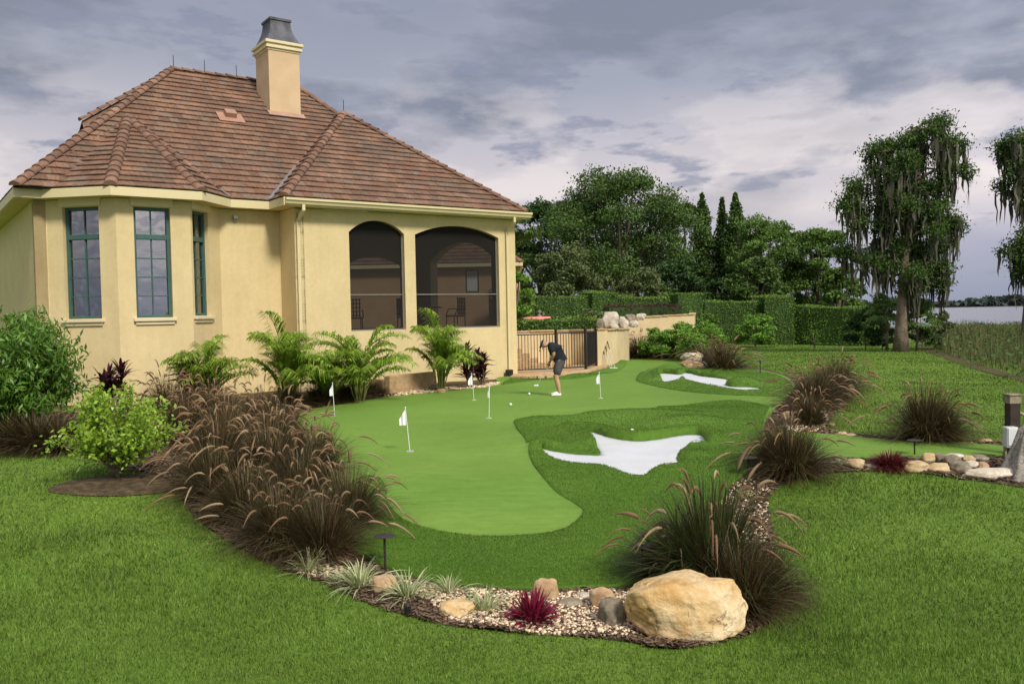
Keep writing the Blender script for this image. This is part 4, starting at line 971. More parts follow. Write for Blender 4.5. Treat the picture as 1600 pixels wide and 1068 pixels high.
for i, (u, v, h, w, lb) in enumerate([(322, 640, 1.3, .85, 'smallest areca palm, leftmost, against the wall right of the bay windows'), (450, 640, 1.4, 1.0, 'bright green areca palm in front of the left downspout'), (562, 628, 1.42, 1.05, 'spreading areca palm below the narrow porch screen'), (690, 612, 1.4, .95, 'areca palm below the wide porch screen beside the cordylines'), (510, 632, 1.0, .9, 'low young areca palm between the two full ones left of the stone planter')]):
    place(AP[i % 2], u, v, h, w, lb, 'areca palms along the house wall')
# generic leaf cloud
def leafcloud(centers, g, size, aspect=.45, up=.4, fold=True, drop=0.0):
    n = len(centers); d = unit(g.normal(size=(n, 3)) + np.array([0, 0, -drop])); nr = unit(g.normal(size=(n, 3)) + np.array([0, 0, up * 2])); s = unit(np.cross(d, nr))
    L = size * g.uniform(.6, 1.25, n); c = centers
    a = c - d * L[:, None] * .5; b = c + d * L[:, None] * .5; m = c
    W = L * aspect * .5
    V = np.stack([a, m - s * W[:, None], b, m + s * W[:, None]], 1).reshape(-1, 3)
    return V, np.arange(4 * n).reshape(-1, 4)
MT['lime'] = leafmat('lime_leaf', [(.20, .34, .025), (.30, .46, .04), (.42, .58, .08), (.10, .2, .018)], .4, .35, .45, 4, .2)
MT['willow'] = leafmat('willowy_leaf', [(.07, .16, .018), (.12, .25, .03), (.18, .33, .045), (.035, .08, .014)], .35, .4, .4, 2, .25)
def branchy(name, label, cat, g, H, R, mat, nbr, leaves_per, leaf, aspect, droop=0.0, zlo=.15, trunk_r=.035, sigma=.09, groups=9):
    root = thing(name, label, cat); st = MB(); C_ = []
    for k in range(nbr):
        a = g.uniform(0, 6.28); zz_ = g.uniform(zlo, 1) ** .8; rr = R * math.sqrt(max(.05, 1 - (max(zz_ - .4, 0) / .62) ** 2)) * g.uniform(.55, 1.05); ex = np.array([rr * math.cos(a), rr * math.sin(a), H * zz_])
        p0 = np.array([0, 0, H * .03]); p1 = ex * [.35, .35, .55] + [0, 0, H * .05]; st.tube([p0, p1, ex], [trunk_r * .6, trunk_r * .4, .004], 5, False)
        for q in range(groups):
            t = g.uniform(.45, 1.05); c = (1 - t) ** 2 * p0 + 2 * t * (1 - t) * p1 + t * t * ex; C_.append(c + g.normal(size=(leaves_per, 3)) * sigma)
    C_ = np.concatenate(C_); C_[:, 2] = np.maximum(C_[:, 2] - droop * g.uniform(0, .12, len(C_)), .05)
    V, Fq = leafcloud(C_, g, leaf, aspect, .5, drop=droop); nmesh('foliage', V, Fq, mat, root); st.obj('branch', MT['bark'], root, True); return root
o = branchy('lime_shrub', 'bright lime green shrub standing over the bare soil patch', 'shrub', np.random.RandomState(240), 1.3, .92, MT['lime'], 70, 11, .085, .55, zlo=.28, sigma=.07, groups=9)
o.location = onground(185, 748); o.scale = (.88, .88, .92)
o = branchy('willowy_shrub', 'tall willowy green shrub with narrow drooping leaves at the left edge', 'shrub', np.random.RandomState(241), 2.35, 1.15, MT['willow'], 110, 15, .16, .27, droop=1.0, zlo=.3, sigma=.12, groups=9)
o.location = onground(36, 690)
# ------------------------------------------------------------------ TREES
def leafm(name, c, trans=.25, ns=.35, na=.3): return leafmat(name, c, trans, .6, .2, ns, na)
MT['oak'] = leafm('oak_leaf', [(0.055, 0.104, 0.024), (0.085, 0.152, 0.034), (0.128, 0.201, 0.049), (0.037, 0.067, 0.017)])
MT['oakd'] = leafm('dark_leaf', [(0.027, 0.059, 0.017), (0.046, 0.091, 0.024), (0.067, 0.122, 0.034)])
MT['myrtle'] = leafm('myrtle_leaf', [(0.085, 0.128, 0.037), (0.134, 0.183, 0.061), (0.195, 0.238, 0.091), (0.055, 0.085, 0.027)])
MT['mid'] = leafm('mid_leaf', [(0.085, 0.152, 0.030), (0.122, 0.213, 0.043), (0.171, 0.262, 0.061)])
MT['fresh'] = leafm('fresh_leaf', [(.10, .22, .03), (.16, .30, .04), (.2, .36, .06)])
MT['cyp'] = leafm('cypress_leaf', [(.05, .095, .022), (.075, .135, .03), (.105, .17, .042), (.03, .06, .015)], .25, .6)
MT['moss'] = leafm('spanish_moss', [(.085, .08, .058), (.125, .118, .088), (.055, .053, .038)], .2, 1.0)
MT['hedge'] = leafm('hedge_leaf', [(.085, .16, .022), (.14, .24, .035), (.23, .35, .06), (.04, .085, .014)], .25, 1.0)
MT['redhedge'] = leafm('red_hedge_leaf', [(.07, .028, .03), (.10, .04, .04), (.05, .02, .022)], .25, 1.0)
def crown_pts(g, lobes, n, clump=.21, per=16):
    C_ = []; w = np.array([l[1] ** 2 for l in lobes]); w = w / w.sum()
    for (c, r, sq), k in zip(lobes, (w * n / per).astype(int) + 1):
        d = unit(g.normal(size=(k, 3))); d[:, 2] = np.where(d[:, 2] < -.5, -d[:, 2] * .4, d[:, 2]); rad = r * g.uniform(.55, 1.08, (k, 1))
        cc_ = np.array(c) + d * rad * np.array([1, 1, sq]); s = r * clump * g.uniform(.5, 1.1, (k, 1, 1))
        C_.append((cc_[:, None] + g.normal(size=(k, per, 3)) * s * np.array([1, 1, .55])).reshape(-1, 3))
    return np.concatenate(C_)
def limbs(st, g, lobes, H, r, hb_=.25):
    for (c, rr, sq) in lobes:
        c = np.array(c); p0 = np.array([0, 0, H * hb_ * g.uniform(.6, 1.4)]); p1 = c * [.5, .5, .6] + [0, 0, H * .06]; st.tube([p0, p1, c], [r * .5, r * .3, r * .08], 6, False)
def tree(name, label, u, vtop, vbase, wpx, Y, mat, seed, n=12000, leaf=.3, shape='round', group='trees beyond the hedge', trunk=.3, mossn=0, nl=14, extra=None, zb=None):
    g = np.random.RandomState(seed); b = atd(u, vbase, Y); zg = GV(b[0], Y) if zb is None else zb; top = atd(u, vtop, Y)[2]; H = top - zg; R = wpx / F * Y / 2
    root = thing(name, label, 'tree', (b[0], Y, zg), 0, group); lobes = []
    for k in range(nl):
        t = (k + .5) / nl; a = k * 2.4 + g.uniform(-.3, .3)
        if shape == 'round': z = H * (.28 + .60 * t + g.uniform(-.05, .05)); rad = R * math.sqrt(max(0.02, 1 - ((t - .35) / .72) ** 2)); lr = R * g.uniform(.2, .42); lobes.append(((rad * g.uniform(.6, .85) * math.cos(a), rad * .68 * math.sin(a), z), lr, .75))
        elif shape == 'spire': z = H * (.15 + .80 * t); rad = R * (1 - t) ** .75; lr = max(R * .62 * (1.05 - t) ** .6, .25 * R); lobes.append(((rad * .4 * math.cos(a), rad * .4 * math.sin(a), z), lr, 1.5))
        elif shape == 'bush': z = H * (.12 + .72 * t); rad = R * math.sqrt(max(.02, 1 - t ** 2)); lr = R * g.uniform(.28, .4); lobes.append(((rad * .7 * math.cos(a), rad * .7 * math.sin(a), z), lr, .8))
    if shape == 'spire': lobes = [((0, 0, H * q), R * .55 * (1.02 - q) ** .7 + .12, 1.0) for q in np.linspace(.14, .985, 16)] + [((R * .55 * (1 - q) ** .8 * math.cos(9 * q * 7), R * .55 * (1 - q) ** .8 * math.sin(9 * q * 7), H * q), R * .38 * (1.0 - q) ** .6 + .1, .8) for q in np.linspace(.12, .93, 30)]
    if shape == 'round': lobes += [((0, 0, H * .8), R * .42, .8), ((0, 0, H * .5), R * .5, .9)]
    C_ = crown_pts(g, lobes, n)
    if shape == 'spire':
        q = g.uniform(.1, 1, n // 12) ** 1.0; a = g.uniform(0, 6.28, n // 12); rr = R * 1.0 * (1 - q) ** .85 * g.uniform(.1, 1.0, n // 12) ** .5 * (.85 + .3 * np.sin(a * 3 + q * 25)); c0_ = np.stack([rr * np.cos(a), rr * np.sin(a), q * H - rr * .1], 1)
        C_ = (c0_[:, None] + g.normal(size=(len(c0_), 12, 3)) * np.array([.26, .26, .3]) * (.25 + 1.1 * (1 - q))[:, None, None]).reshape(-1, 3)
    C_[:, 2] = np.minimum(np.maximum(C_[:, 2], .1), H * 1.02)
    V, Fq = leafcloud(C_, g, leaf, .6, .5); nmesh('crown', V, Fq, mat, root)
    st = MB(); st.tube([(0, 0, -.2), (.05, .02, H * .25), (-.05, .03, H * .55), (0, 0, H * .85)], [trunk * 1.3, trunk, trunk * .6, trunk * .12], 10); limbs(st, g, lobes, H, trunk); st.obj('trunk', MT['bark'], root, True)
    if mossn: mo = C_[g.choice(len(C_), mossn)]; mossy(mo[mo[:, 2] < H * .62], g, .5, 1.6, .07, root)
    return root
def mossy(P0, g, lmin, lmax, w, root):
    n = len(P0); L = g.uniform(lmin, lmax, n); t = np.linspace(0, 1, 6); P = P0[:, None, :] + np.zeros((n, 6, 3)); P[..., 2] -= L[:, None] * t[None]; P[..., :2] += g.normal(size=(n, 1, 2)) * .06 * t[None, :, None] + g.normal(size=(n, 6, 2)) * w * .35
    a = g.uniform(0, pi, n); sd = np.stack([np.cos(a), np.sin(a), np.zeros(n)], 1); W = w * g.uniform(.5, 1.2, (n, 1)) * np.array([[.5, 1, .95, .7, .45, .05]]) * g.uniform(.6, 1.3, (n, 6))
    V, Fq = ribbons(P, sd, W); nmesh('hanging_moss', V, Fq, MT['moss'], root)['kind'] = 'stuff'
tree('oak_tree', 'broad dark green oak, the widest tree behind the gate, with moss under its crown', 970, 250, 487, 232, 82, MT['oak'], 300, 62000, .26, nl=26, trunk=.55, mossn=500)
tree('oak_tree', 'dark rounded oak standing left behind the widest oak', 848, 292, 487, 135, 92, MT['oakd'], 301, 26000, .30, nl=16, trunk=.4)
tree('broadleaf_tree', 'dark tree whose top just clears the right end of the porch eave', 790, 300, 487, 90, 88, MT['oak'], 302, 9000, .36, trunk=.35)
tree('broadleaf_tree', 'light green open tree between the widest oak and the first slim spire', 1072, 298, 486, 62, 90, MT['mid'], 303, 7000, .34, nl=12, trunk=.25)
tree('spire_tree', 'single slim pointed conifer right of the light green open tree', 1099, 303, 486, 105, 88, MT['oak'], 304, 12000, .3, 'spire', trunk=.2)
tree('spire_tree', 'left one of the twin slim conifers, the narrower', 1130, 310, 485, 75, 88, MT['oak'], 305, 8000, .3, 'spire', trunk=.18)
tree('spire_tree', 'right one of the twin slim conifers, the taller and fuller', 1151, 303, 485, 110, 86, MT['oak'], 306, 13000, .3, 'spire', trunk=.2)
tree('broadleaf_tree', 'mid green feathery tree right of the twin conifers', 1205, 335, 486, 120, 80, MT['mid'], 307, 28000, .23, nl=18, trunk=.3)
tree('broadleaf_tree', 'rounded mid green tree nearest the mossy cypress', 1280, 343, 486, 95, 78, MT['mid'], 308, 22000, .23, nl=16, trunk=.3)
tree('broadleaf_tree', 'darker green low tree in front of the mid green feathery tree', 1180, 385, 490, 100, 72, MT['oak'], 309, 12000, .28, 'bush', trunk=.25)
tree('broadleaf_tree', 'low spreading dark tree under the right side of the widest oak', 1055, 395, 488, 120, 74, MT['oakd'], 310, 12000, .3, 'bush', trunk=.3)
tree('broadleaf_tree', 'low dark tree filling the gap below the twin conifers', 1130, 420, 490, 80, 76, MT['oakd'], 311, 8000, .3, 'bush', trunk=.25)
tree('broadleaf_tree', 'low green tree between the rounded tree and the mossy cypress', 1312, 400, 490, 75, 74, MT['mid'], 312, 8000, .28, 'bush', trunk=.2)
tree('pine_tree', 'distant dark open pine just left of the mossy cypress', 1338, 372, 484, 50, 105, MT['oakd'], 313, 2600, .4, trunk=.22, nl=8)
tree('myrtle_tree', 'greyish green multi-stemmed myrtle above the hedge right of the porch corner', 882, 372, 482, 135, 62, MT['myrtle'], 314, 17000, .22, 'bush', 'flowering myrtles above the hedge', trunk=.14)
tree('myrtle_tree', 'lower greyish green myrtle above the hedge in front of the widest oak', 1000, 412, 482, 120, 62, MT['myrtle'], 315, 13000, .22, 'bush', 'flowering myrtles above the hedge', trunk=.12)
tree('myrtle_tree', 'small myrtle between the two larger ones above the hedge', 940, 420, 482, 70, 64, MT['myrtle'], 317, 6000, .22, 'bush', 'flowering myrtles above the hedge', trunk=.1)
tree('broadleaf_tree', 'bright green small tree next to the guest house eave beside the porch corner', 812, 405, 500, 52, 40, MT['fresh'], 316, 4200, .2, 'round', None, trunk=.09, nl=8)
tree('broadleaf_tree', 'dark tree filling the treeline just left of the twin conifers', 1115, 345, 487, 70, 95, MT['oakd'], 3131, 8000, .32, nl=12, trunk=.25)
tree('broadleaf_tree', 'dark tree filling the treeline just right of the twin conifers', 1168, 352, 487, 70, 95, MT['oakd'], 3141, 8000, .32, nl=12, trunk=.25)
tree('broadleaf_tree', 'mid green tree at the back between the feathery and the rounded tree', 1245, 340, 487, 90, 92, MT['oak'], 3151, 10000, .32, nl=14, trunk=.25)
# palm behind the porch corner
def fanpalm(name, label, u, vtop, Y, R, seed, mat, n=26):
    g = np.random.RandomState(seed); b = atd(u, 490, Y); zg = GV(b[0], Y); top = atd(u, vtop, Y)[2]; H = top - zg; root = thing(name, label, 'palm', (b[0], Y, zg)); Vs = []
    for k in range(n):
        a = g.uniform(0, 6.28); e = math.radians(g.uniform(-25, 80)); L = R * g.uniform(.5, .75); c = np.array([L * math.cos(e) * math.cos(a), L * math.cos(e) * math.sin(a), H - R * .5 + L * math.sin(e)])
        d = unit(c - np.array([0, 0, H - R * .5])); s = unit(np.cross(d, [0, 0, 1.])); u2 = np.cross(s, d); m = 24; f = np.linspace(-1.9, 1.9, m); dd = d[None] * np.cos(f)[:, None] + s[None] * np.sin(f)[:, None]; ll = R * .45 * g.uniform(.8, 1.1, m)
        P = np.stack([c + dd * 0, c + dd * ll[:, None] * .6, c + dd * ll[:, None] - np.array([0, 0, .25 * R]) * 1.0 * g.uniform(.3, .8, (m, 1))], 1); Vs.append(ribbons(P, np.repeat(unit(u2[None] * .2 + np.cross(dd, u2)), 1, 0), np.tile(np.array([[.01, .022 * R, .003]]), (m, 1))))
    v, f_ = join(Vs); nmesh('frond', v, f_, mat, root); st = MB(); st.tube([(0, 0, -.2), (.05, 0, H * .5), (0, 0, H - R * .5)], [.13 * min(1, H / 4), .1 * min(1, H / 4), .09 * min(1, H / 4)], 10); st.obj('trunk', MT['bark'], root, True); return root
fanpalm('fan_palm', 'tall fan palm behind the porch corner, beside the dark oak', 804, 335, 52, 1.7, 320, MT['mid'], 34)
# mossy cypresses
def cypress(label, u, vb, vt, Y, seed, tiers, n=30000, mossn=2600, lean=0.0):
    g = np.random.RandomState(seed); b = atd(u, vb, Y); zg = GV(b[0], Y); k = Y / F; root = thing('cypress_tree', label, 'tree', (b[0], Y, zg - .05), 0, 'moss hung cypresses by the lake'); H = (vb - vt) * k
    tr = MB(); path = [(0, 0, 0), (.0, 0, H * .1), (.15, 0, H * .3), (.25 + lean, 0, H * .6), (.5 + lean, 0, H * .88), (.55 + lean, 0, H * .97)]; tr.tube(path, [.42, .28, .23, .17, .08, .03], 12)
    C_ = []; MO = []
    tiers = [(du + g.uniform(-5, 5), v + g.uniform(-6, 6), r * g.uniform(.7, 1.1), dy) for du, v, r, dy in tiers] + [(du * .6 + g.uniform(-14, 14), v + g.uniform(-14, 14), r * g.uniform(.4, .75), dy + g.uniform(-1, 1)) for du, v, r, dy in tiers[::2]]
    for (du, v, r, dy) in tiers:   # du px from trunk, v px row, r px radius, depth offset m
        c = np.array([du * k, dy, (vb - v) * k]); rr = r * k; m = max(8, int(46 * r / 30)); bx = np.interp(c[2] - .12 * abs(du) * k, [q[2] for q in path], [q[0] for q in path])
        tr.tube([(bx, 0, c[2] - .12 * abs(c[0]) - .15), ((bx + c[0]) / 2, dy * .5, c[2] + .1), c], [.09, .06, .015], 6, False)
        q = c + unit(g.normal(size=(m, 3))) * g.uniform(.2, 1.0, (m, 1)) * np.array([rr * .85, rr * .85, rr * .5]); C_.append((q[:, None] + g.normal(size=(m, 30, 3)) * np.array([.24, .24, .2])).reshape(-1, 3))
        mm = int(13 * r / 30); MO.append(q[g.choice(m, mm)] - [0, 0, .1])
    C_ = np.concatenate(C_); V, Fq = leafcloud(C_, g, .17, .42, .5, drop=.3); nmesh('crown', V, Fq, MT['cyp'], root); tr.obj('trunk', MT['bark'], root, True)
    MO = np.concatenate(MO); MO = np.repeat(MO, 3, 0) + g.normal(size=(len(MO) * 3, 3)) * .16; mossy(MO, g, .4, 1.8, .085, root); return root
g0 = np.random.RandomState(77)
T1 = [(60, 195, 22, 0), (40, 205, 22, .4), (85, 222, 20, 0), (15, 215, 22, 0), (-15, 225, 24, .3), (-45, 228, 17, 0), (70, 245, 22, 0), (30, 245, 28, .5), (0, 255, 26, -.5), (98, 265, 16, 0), (-40, 268, 22, 0), (-65, 285, 20, 0), (-20, 285, 26, .5), (20, 285, 30, 0), (60, 285, 22, .4), (75, 262, 18, 0),
      (-82, 305, 20, 0), (-60, 318, 24, .5), (-30, 318, 24, 0), (5, 320, 26, -.6), (40, 322, 22, 0), (60, 320, 18, 0), (75, 335, 20, 0), (-70, 338, 20, 0), (-20, 345, 24, 0), (25, 348, 26, .5), (50, 352, 22, 0), (80, 352, 16, 0), (0, 372, 26, 0), (40, 380, 22, 0), (65, 376, 18, 0), (-75, 385, 22, .8), (-48, 395, 18, 0), (-15, 395, 20, .4), (50, 405, 20, 0), (72, 412, 18, 0), (20, 410, 22, 0), (-25, 415, 18, 0), (45, 430, 18, 0), (65, 438, 14, 0), (10, 440, 18, 0)]
cypress('tall cypress hung with grey moss at the lake edge, its whole crown in view', 1408, 545, 183, 42, 330, T1)
T2 = [(0, 232, 18, 0), (-25, 240, 18, 0), (-45, 238, 10, 0), (20, 245, 20, 0), (-20, 262, 20, 0), (0, 280, 22, 0), (-35, 300, 13, 0), (-10, 310, 16, 0), (20, 300, 20, 0), (-5, 375, 14, 0), (-12, 395, 18, 0), (-32, 402, 11, 0), (5, 415, 16, 0), (-5, 435, 14, 0), (30, 380, 20, 0), (40, 270, 26, 0), (45, 320, 22, 0), (35, 420, 18, 0)]
cypress('moss hung cypress cut by the right edge of the photo', 1606, 560, 200, 42, 331, T2)
# palmetto and scrub around the cypress foot
g1 = np.random.RandomState(340)
for i, (u, vt, w, Y, lb, mt) in enumerate([(1352, 470, 60, 46, 'dark scrub bush left of the cypress trunk', 'oakd'), (1378, 455, 50, 45, 'scrub bush with yellowish fronds directly left of the cypress trunk', 'myrtle'), (1440, 462, 50, 44, 'green scrub bush right of the cypress trunk', 'oak'), (1470, 480, 45, 44, 'low scrub bush where the reeds begin', 'myrtle'), (1410, 440, 80, 48, 'dark thicket behind the cypress trunk', 'oakd')]):
    tree('scrub_bush', lb, u, vt, 545, w, Y, MT[mt], 341 + i, 4200, .16, 'bush', 'scrub bushes at the foot of the cypress', trunk=.02, nl=9)
for i, (u, vt, Y) in enumerate([(1385, 468, 43.5), (1432, 480, 43)]):
    o = fanpalm('palmetto', ['palmetto with fan leaves left of the cypress trunk', 'palmetto with fan leaves right of the cypress trunk'][i], u, vt, Y, 1.2, 350 + i, MT['mid'], 20)
# hedges
def hedge(label, u0, u1, v0, v1, Y0, Y1, mat='hedge', dep=1.6, z1=None, n=None, leaf=.11, group='clipped hedges at the back of the lawn', zbase=None, name='hedge'):
    """box hedge from pixel column u0 to u1, top rows v0,v1"""
    a = atd(u0, v0, Y0); b = atd(u1, v1, Y1); d = b - a; L = np.hypot(d[0], d[1]); zg = GV((a[0] + b[0]) / 2, (Y0 + Y1) / 2) if zbase is None else zbase
    root = thing(name, label, 'hedge', (a[0], a[1], zg), 0, group); d2 = d[:2] / L; pr = np.array([-d2[1], d2[0]]); pr = pr if pr[1] > 0 else -pr
    g = np.random.RandomState(int(u0 * 7 + v0)); Ha, Hb = a[2] - zg, b[2] - zg; n = n or int(L * (dep + 2 * max(Ha, Hb)) * 130)
    s = g.uniform(0, L, n); f = g.choice(4, n, p=[.46, .34, .12, .08]); H = Ha + (Hb - Ha) * s / L; q = g.uniform(0, 1, n); p = g.uniform(0, 1, n)
    off = np.where(f == 0, 0, np.where(f == 1, q * dep, np.where(f == 2, dep, q * dep))); z = np.where(f == 0, p * H, np.where(f == 1, H, np.where(f == 2, p * H, p * H))); s = np.where(f == 3, np.where(q > .5, 0, L) , s)
    P = np.stack([s * d2[0] + off * pr[0], s * d2[1] + off * pr[1], z], 1) + g.normal(size=(n, 3)) * .05
    P[:, 2] += .05 * np.sin(s * 1.7 + u0) * (f == 1)
    V, Fq = leafcloud(P, g, leaf, .6, .3); nmesh('foliage', V, Fq, MT[mat], root)
    c = MB(); e = .07; V = []
    for (ss, oo) in ((e, e), (L - e, e), (L - e, dep - e), (e, dep - e)): V.append((ss * d2[0] + oo * pr[0], ss * d2[1] + oo * pr[1], -.1))
    V += [(x_, y_, (Ha if i in (0, 3) else Hb) - e) for i, (x_, y_, _) in enumerate(V)]
    c.add(V, [(3, 2, 1, 0), (4, 5, 6, 7), (0, 1, 5, 4), (1, 2, 6, 5), (2, 3, 7, 6), (3, 0, 4, 7)]); c.obj('dark_core', MT['oakd'], root); return root  # solid box in dark leaf colour, just inside the leaf faces
hedge('long clipped hedge behind the garden statue, between the house corner and the first raised block', 838, 926, 464, 464, 55, 56)
hedge('raised square hedge block left, in front of the myrtles', 925, 968, 456, 457, 55.5, 56, dep=2.2)
hedge('clipped hedge between the two raised blocks behind the dark red hedge', 969, 1060, 465, 464, 56.5, 57)
hedge('raised square hedge block right above the end of the upper tan wall', 1059, 1100, 458, 458, 56, 56.5, dep=2.2)
hedge('dark clipped hedge along the far lawn left of its tallest block', 1100, 1196, 471, 471, 60, 60)
hedge('tallest square hedge block in the far lawn hedge', 1194, 1243, 463, 463, 59.3, 59.3, dep=2.4)
hedge('long dark clipped hedge along the far lawn running to the mossy cypress', 1238, 1372, 478, 482, 60, 56)
hedge('dark clipped hedge block beside the house corner below the bright green tree', 800, 838, 452, 455, 42, 43, dep=2.0)
hedge('low dark red clipped hedge on top of the upper terrace', 951, 1066, 478, 477, 49, 50, 'redhedge', 1.2, group=None, leaf=.09)
# ------------------------------------------------------------------ patio, gate, retaining walls
def P2z_(u, v, Y): return atd(u, v, Y)
curb = [atz(801, 592, .02), atz(850, 592.5, .02), atz(900, 586.5, .02), atz(930, 580, .02), atz(946, 574, .05)]
cpl = crom([p[:2] for p in curb], 5, False).tolist() + [list(curb[-1][:2])]
patio_poly = cpl + [[4.0, 33.6], [3.4, 34.6], [1.0, 35.4], [C0[0] + .3, 35.0], [C0[0] + .05, C0[1] + .3]]
pm = MB(); pm.prism([(p[0], p[1]) for p in patio_poly], -.15, .13); tag(pm.obj('patio', MT['paving']), 'tan paved patio behind the black gate', kind='structure')
cb = MB()
for i in range(len(cpl) - 1):
    a, b = np.array(cpl[i]), np.array(cpl[i + 1]); d = b - a; L = np.linalg.norm(d); d /= L; pr = np.array([-d[1], d[0]]); m = (a + b) / 2
    R3 = np.array([[d[0], pr[0], 0], [d[1], pr[1], 0], [0, 0, 1]]); cb.box((m[0], m[1], .105), (L - .008, .30, .09), R3)
tag(cb.obj('stone_curb', MT['coping'], bevel=.015), 'curved tan stone curb between the putting green and the gate', 'curb')
# low wall behind the gate with coping
def thickwall(name, label, pts, z0, zt, mat, th=.25, cope=True, cat='wall', copemat='coping'):
    root = thing(name, label, cat, (pts[0][0], pts[0][1], 0)); o0 = np.array([pts[0][0], pts[0][1]]); pts = [np.array(p[:2]) - o0 for p in pts]
    L_, R_ = [], []
    for i, p in enumerate(pts):
        d = unit(pts[min(i + 1, len(pts) - 1)] - pts[max(i - 1, 0)]); pr = np.array([-d[1], d[0]]); L_.append(p + pr * th / 2); R_.append(p - pr * th / 2)
    zt = np.broadcast_to(np.array(zt, float), (len(pts),)); V = []
    for i in range(len(pts)): V += [(*L_[i], z0), (*R_[i], z0), (*R_[i], zt[i]), (*L_[i], zt[i])]
    Fs = [(0, 1, 2, 3), tuple(4 * (len(pts) - 1) + k for k in (3, 2, 1, 0))]
    for i in range(len(pts) - 1):
        for k in range(4): Fs.append((4 * i + k, 4 * i + (k + 1) % 4, 4 * i + 4 + (k + 1) % 4, 4 * i + 4 + k))
    m = MB(); m.add(V, Fs); w = m.obj('wall_body', mat, root)
    if cope:
        c = MB()
        for i in range(len(pts) - 1):
            a, b = pts[i], pts[i + 1]; L = np.linalg.norm(b - a); d = (b - a) / L; k = max(1, int(L / .45)); pr = np.array([-d[1], d[0]])
            for j in range(k):
                q = a + d * L * (j + .5) / k; z = zt[i] + (zt[i + 1] - zt[i]) * (j + .5) / k; c.box((*q, z + .033 + rs.uniform(0, .012)), (L / k - .012, th + rs.uniform(.06, .14), .06), np.array([[d[0], pr[0], 0], [d[1], pr[1], 0], [0, 0, 1]]))
        c.obj('coping', MT[copemat], root, bevel=.012)
    return root
zt1 = 1.42
thickwall('garden_wall', 'low tan stucco wall with stone coping seen through the black gate', [(C0[0] + .15, 34.2), (1.2, 34.9), (2.4, 34.9), (3.25, 34.3)], -.2, zt1, MT['stucco_wall'])
# curved wall beside the gate
cw = [atd(931, 560, 33.0), atd(945, 560, 33.2), atd(960, 560, 33.8), atd(970, 560, 34.8), atd(976, 560, 36.2), atd(979, 560, 38.5)]
thickwall('garden_wall', 'low curved tan wall with golf clubs leaning on it, right of the gate', [p[:2] for p in cw], -.2, [atd(931, 516, 33)[2], atd(945, 516, 33.2)[2], atd(960, 515.5, 33.8)[2], atd(970, 515.5, 34.8)[2], atd(976, 515.5, 36.2)[2], atd(979, 515, 38.5)[2]], MT['stucco_wall'])
uw = [atd(976, 500, 41.0), atd(1000, 500, 41.3), atd(1030, 500, 42), atd(1081, 500, 43.5), atd(1083, 500, 50)]
thickwall('garden_wall', 'upper tan retaining wall of the terrace above the bright green shrubs', [p[:2] for p in uw], -.2, [atd(976, 502, 41)[2], atd(1000, 497, 41.3)[2], atd(1030, 494.5, 42)[2], atd(1081, 492, 43.5)[2], atd(1083, 490, 50)[2]], MT['stucco_wall'], copemat='coping')
# terrace fill (grass) behind the upper wall
tz = atd(1081, 491.5, 43.5)[2]; tpoly = [uw[0][:2] + [0, .1], uw[1][:2] + [0, .1], uw[2][:2] + [0, .1], uw[3][:2] + [-.1, .1], uw[4][:2], [uw[4][0] - 6, 54], [C0[0] + 4, 54], [2.5, 44]]
m = MB(); m.prism([(p[0], p[1]) for p in tpoly], -.3, tz - .03); tag(m.obj('terrace', MT['lawn']), 'grassed upper terrace behind the tan wall', kind='structure')
m = MB(); m.prism([(C0[0] + 1.0, 35.5), (3.4, 35.2), (4.6, 37.5), (3.6, 44), (2.4, 53), (-.5, 53)], -.3, zt1 - .1); tag(m.obj('pool_terrace', MT['paving']), 'raised pool terrace behind the low wall', kind='structure')
hedge('low rounded green hedge along the top of the wall behind the gate', 801, 935, 500, 498, 36.2, 35.2, 'hedge', 1.0, group=None, zbase=zt1 - .1, leaf=.10)
tree('flax_clump', 'pale strappy bush behind the low hedge on the pool terrace', 925, 484, 503, 60, 42, MT['myrtle'], 360, 2600, .16, 'bush', None, trunk=.03, nl=8, zb=zt1 - .1)
# steps
st = thing('stone_steps', 'tan stone steps rising to the left behind the black gate', 'steps', (0.7, 32.6, .13))
for k in range(4):
    m = MB(); m.box((-.15 - k * .18, .35 * k + .1, .09 + .17 * k - .003 * k), (1.5 - .25 * k, .36, .17)); m.obj('step', MT['coping'], st, bevel=.015)
# gate and fence panels
def panel(name, label, A, B, zb, zt, npick, group='black metal fence panels and gate', posts=(True, True), cat='fence'):
    A = np.array([A[0], A[1]]); B = np.array([B[0], B[1]]); L = np.linalg.norm(B - A); d = (B - A) / L; root = thing(name, label, cat, (*A, zb), math.atan2(d[1], d[0]), group); H = zt - zb
    for z_ in (H - .06, .10): m = MB(); m.box((L / 2, 0, z_), (L - .06, .035, .04)); m.obj('rail', MT['black'], root)
    for i in range(npick): m = MB(); m.box(((i + .7) * (L - .04) / (npick + .4), 0, H / 2 + .02), (.018, .018, H - .2)); m.obj('picket', MT['black'], root)
    for k, x_ in ((0, .0), (1, L)):
        if posts[k]:
            m = MB(); m.box((x_, 0, H / 2 + .03), (.075, .075, H + .06)); m.box((x_, 0, H + .075), (.095, .095, .03)); m.obj('post', MT['black'], root, bevel=.006)
    return root
gA = atd(802.5, 560, 29.9); gB = atd(869, 560, 30.3); gC = atd(915, 560, 30.9); gD = atd(931, 560, 32.9); zb_ = .13; ztp = 1.50
panel('metal_fence', 'black picket fence panel joined to the house corner', gA, gB, zb_, ztp, 13, posts=(True, False))
panel('metal_gate', 'narrower black picket gate right of the golfer, with heavy posts', gB, gC, zb_, ztp + .02, 10, cat='gate')
panel('metal_fence', 'short black fence panel seen almost edge on, meeting the curved tan wall', gC + np.array([.06, .1, 0]), gD, zb_, ztp + .02, 15, posts=(False, True))
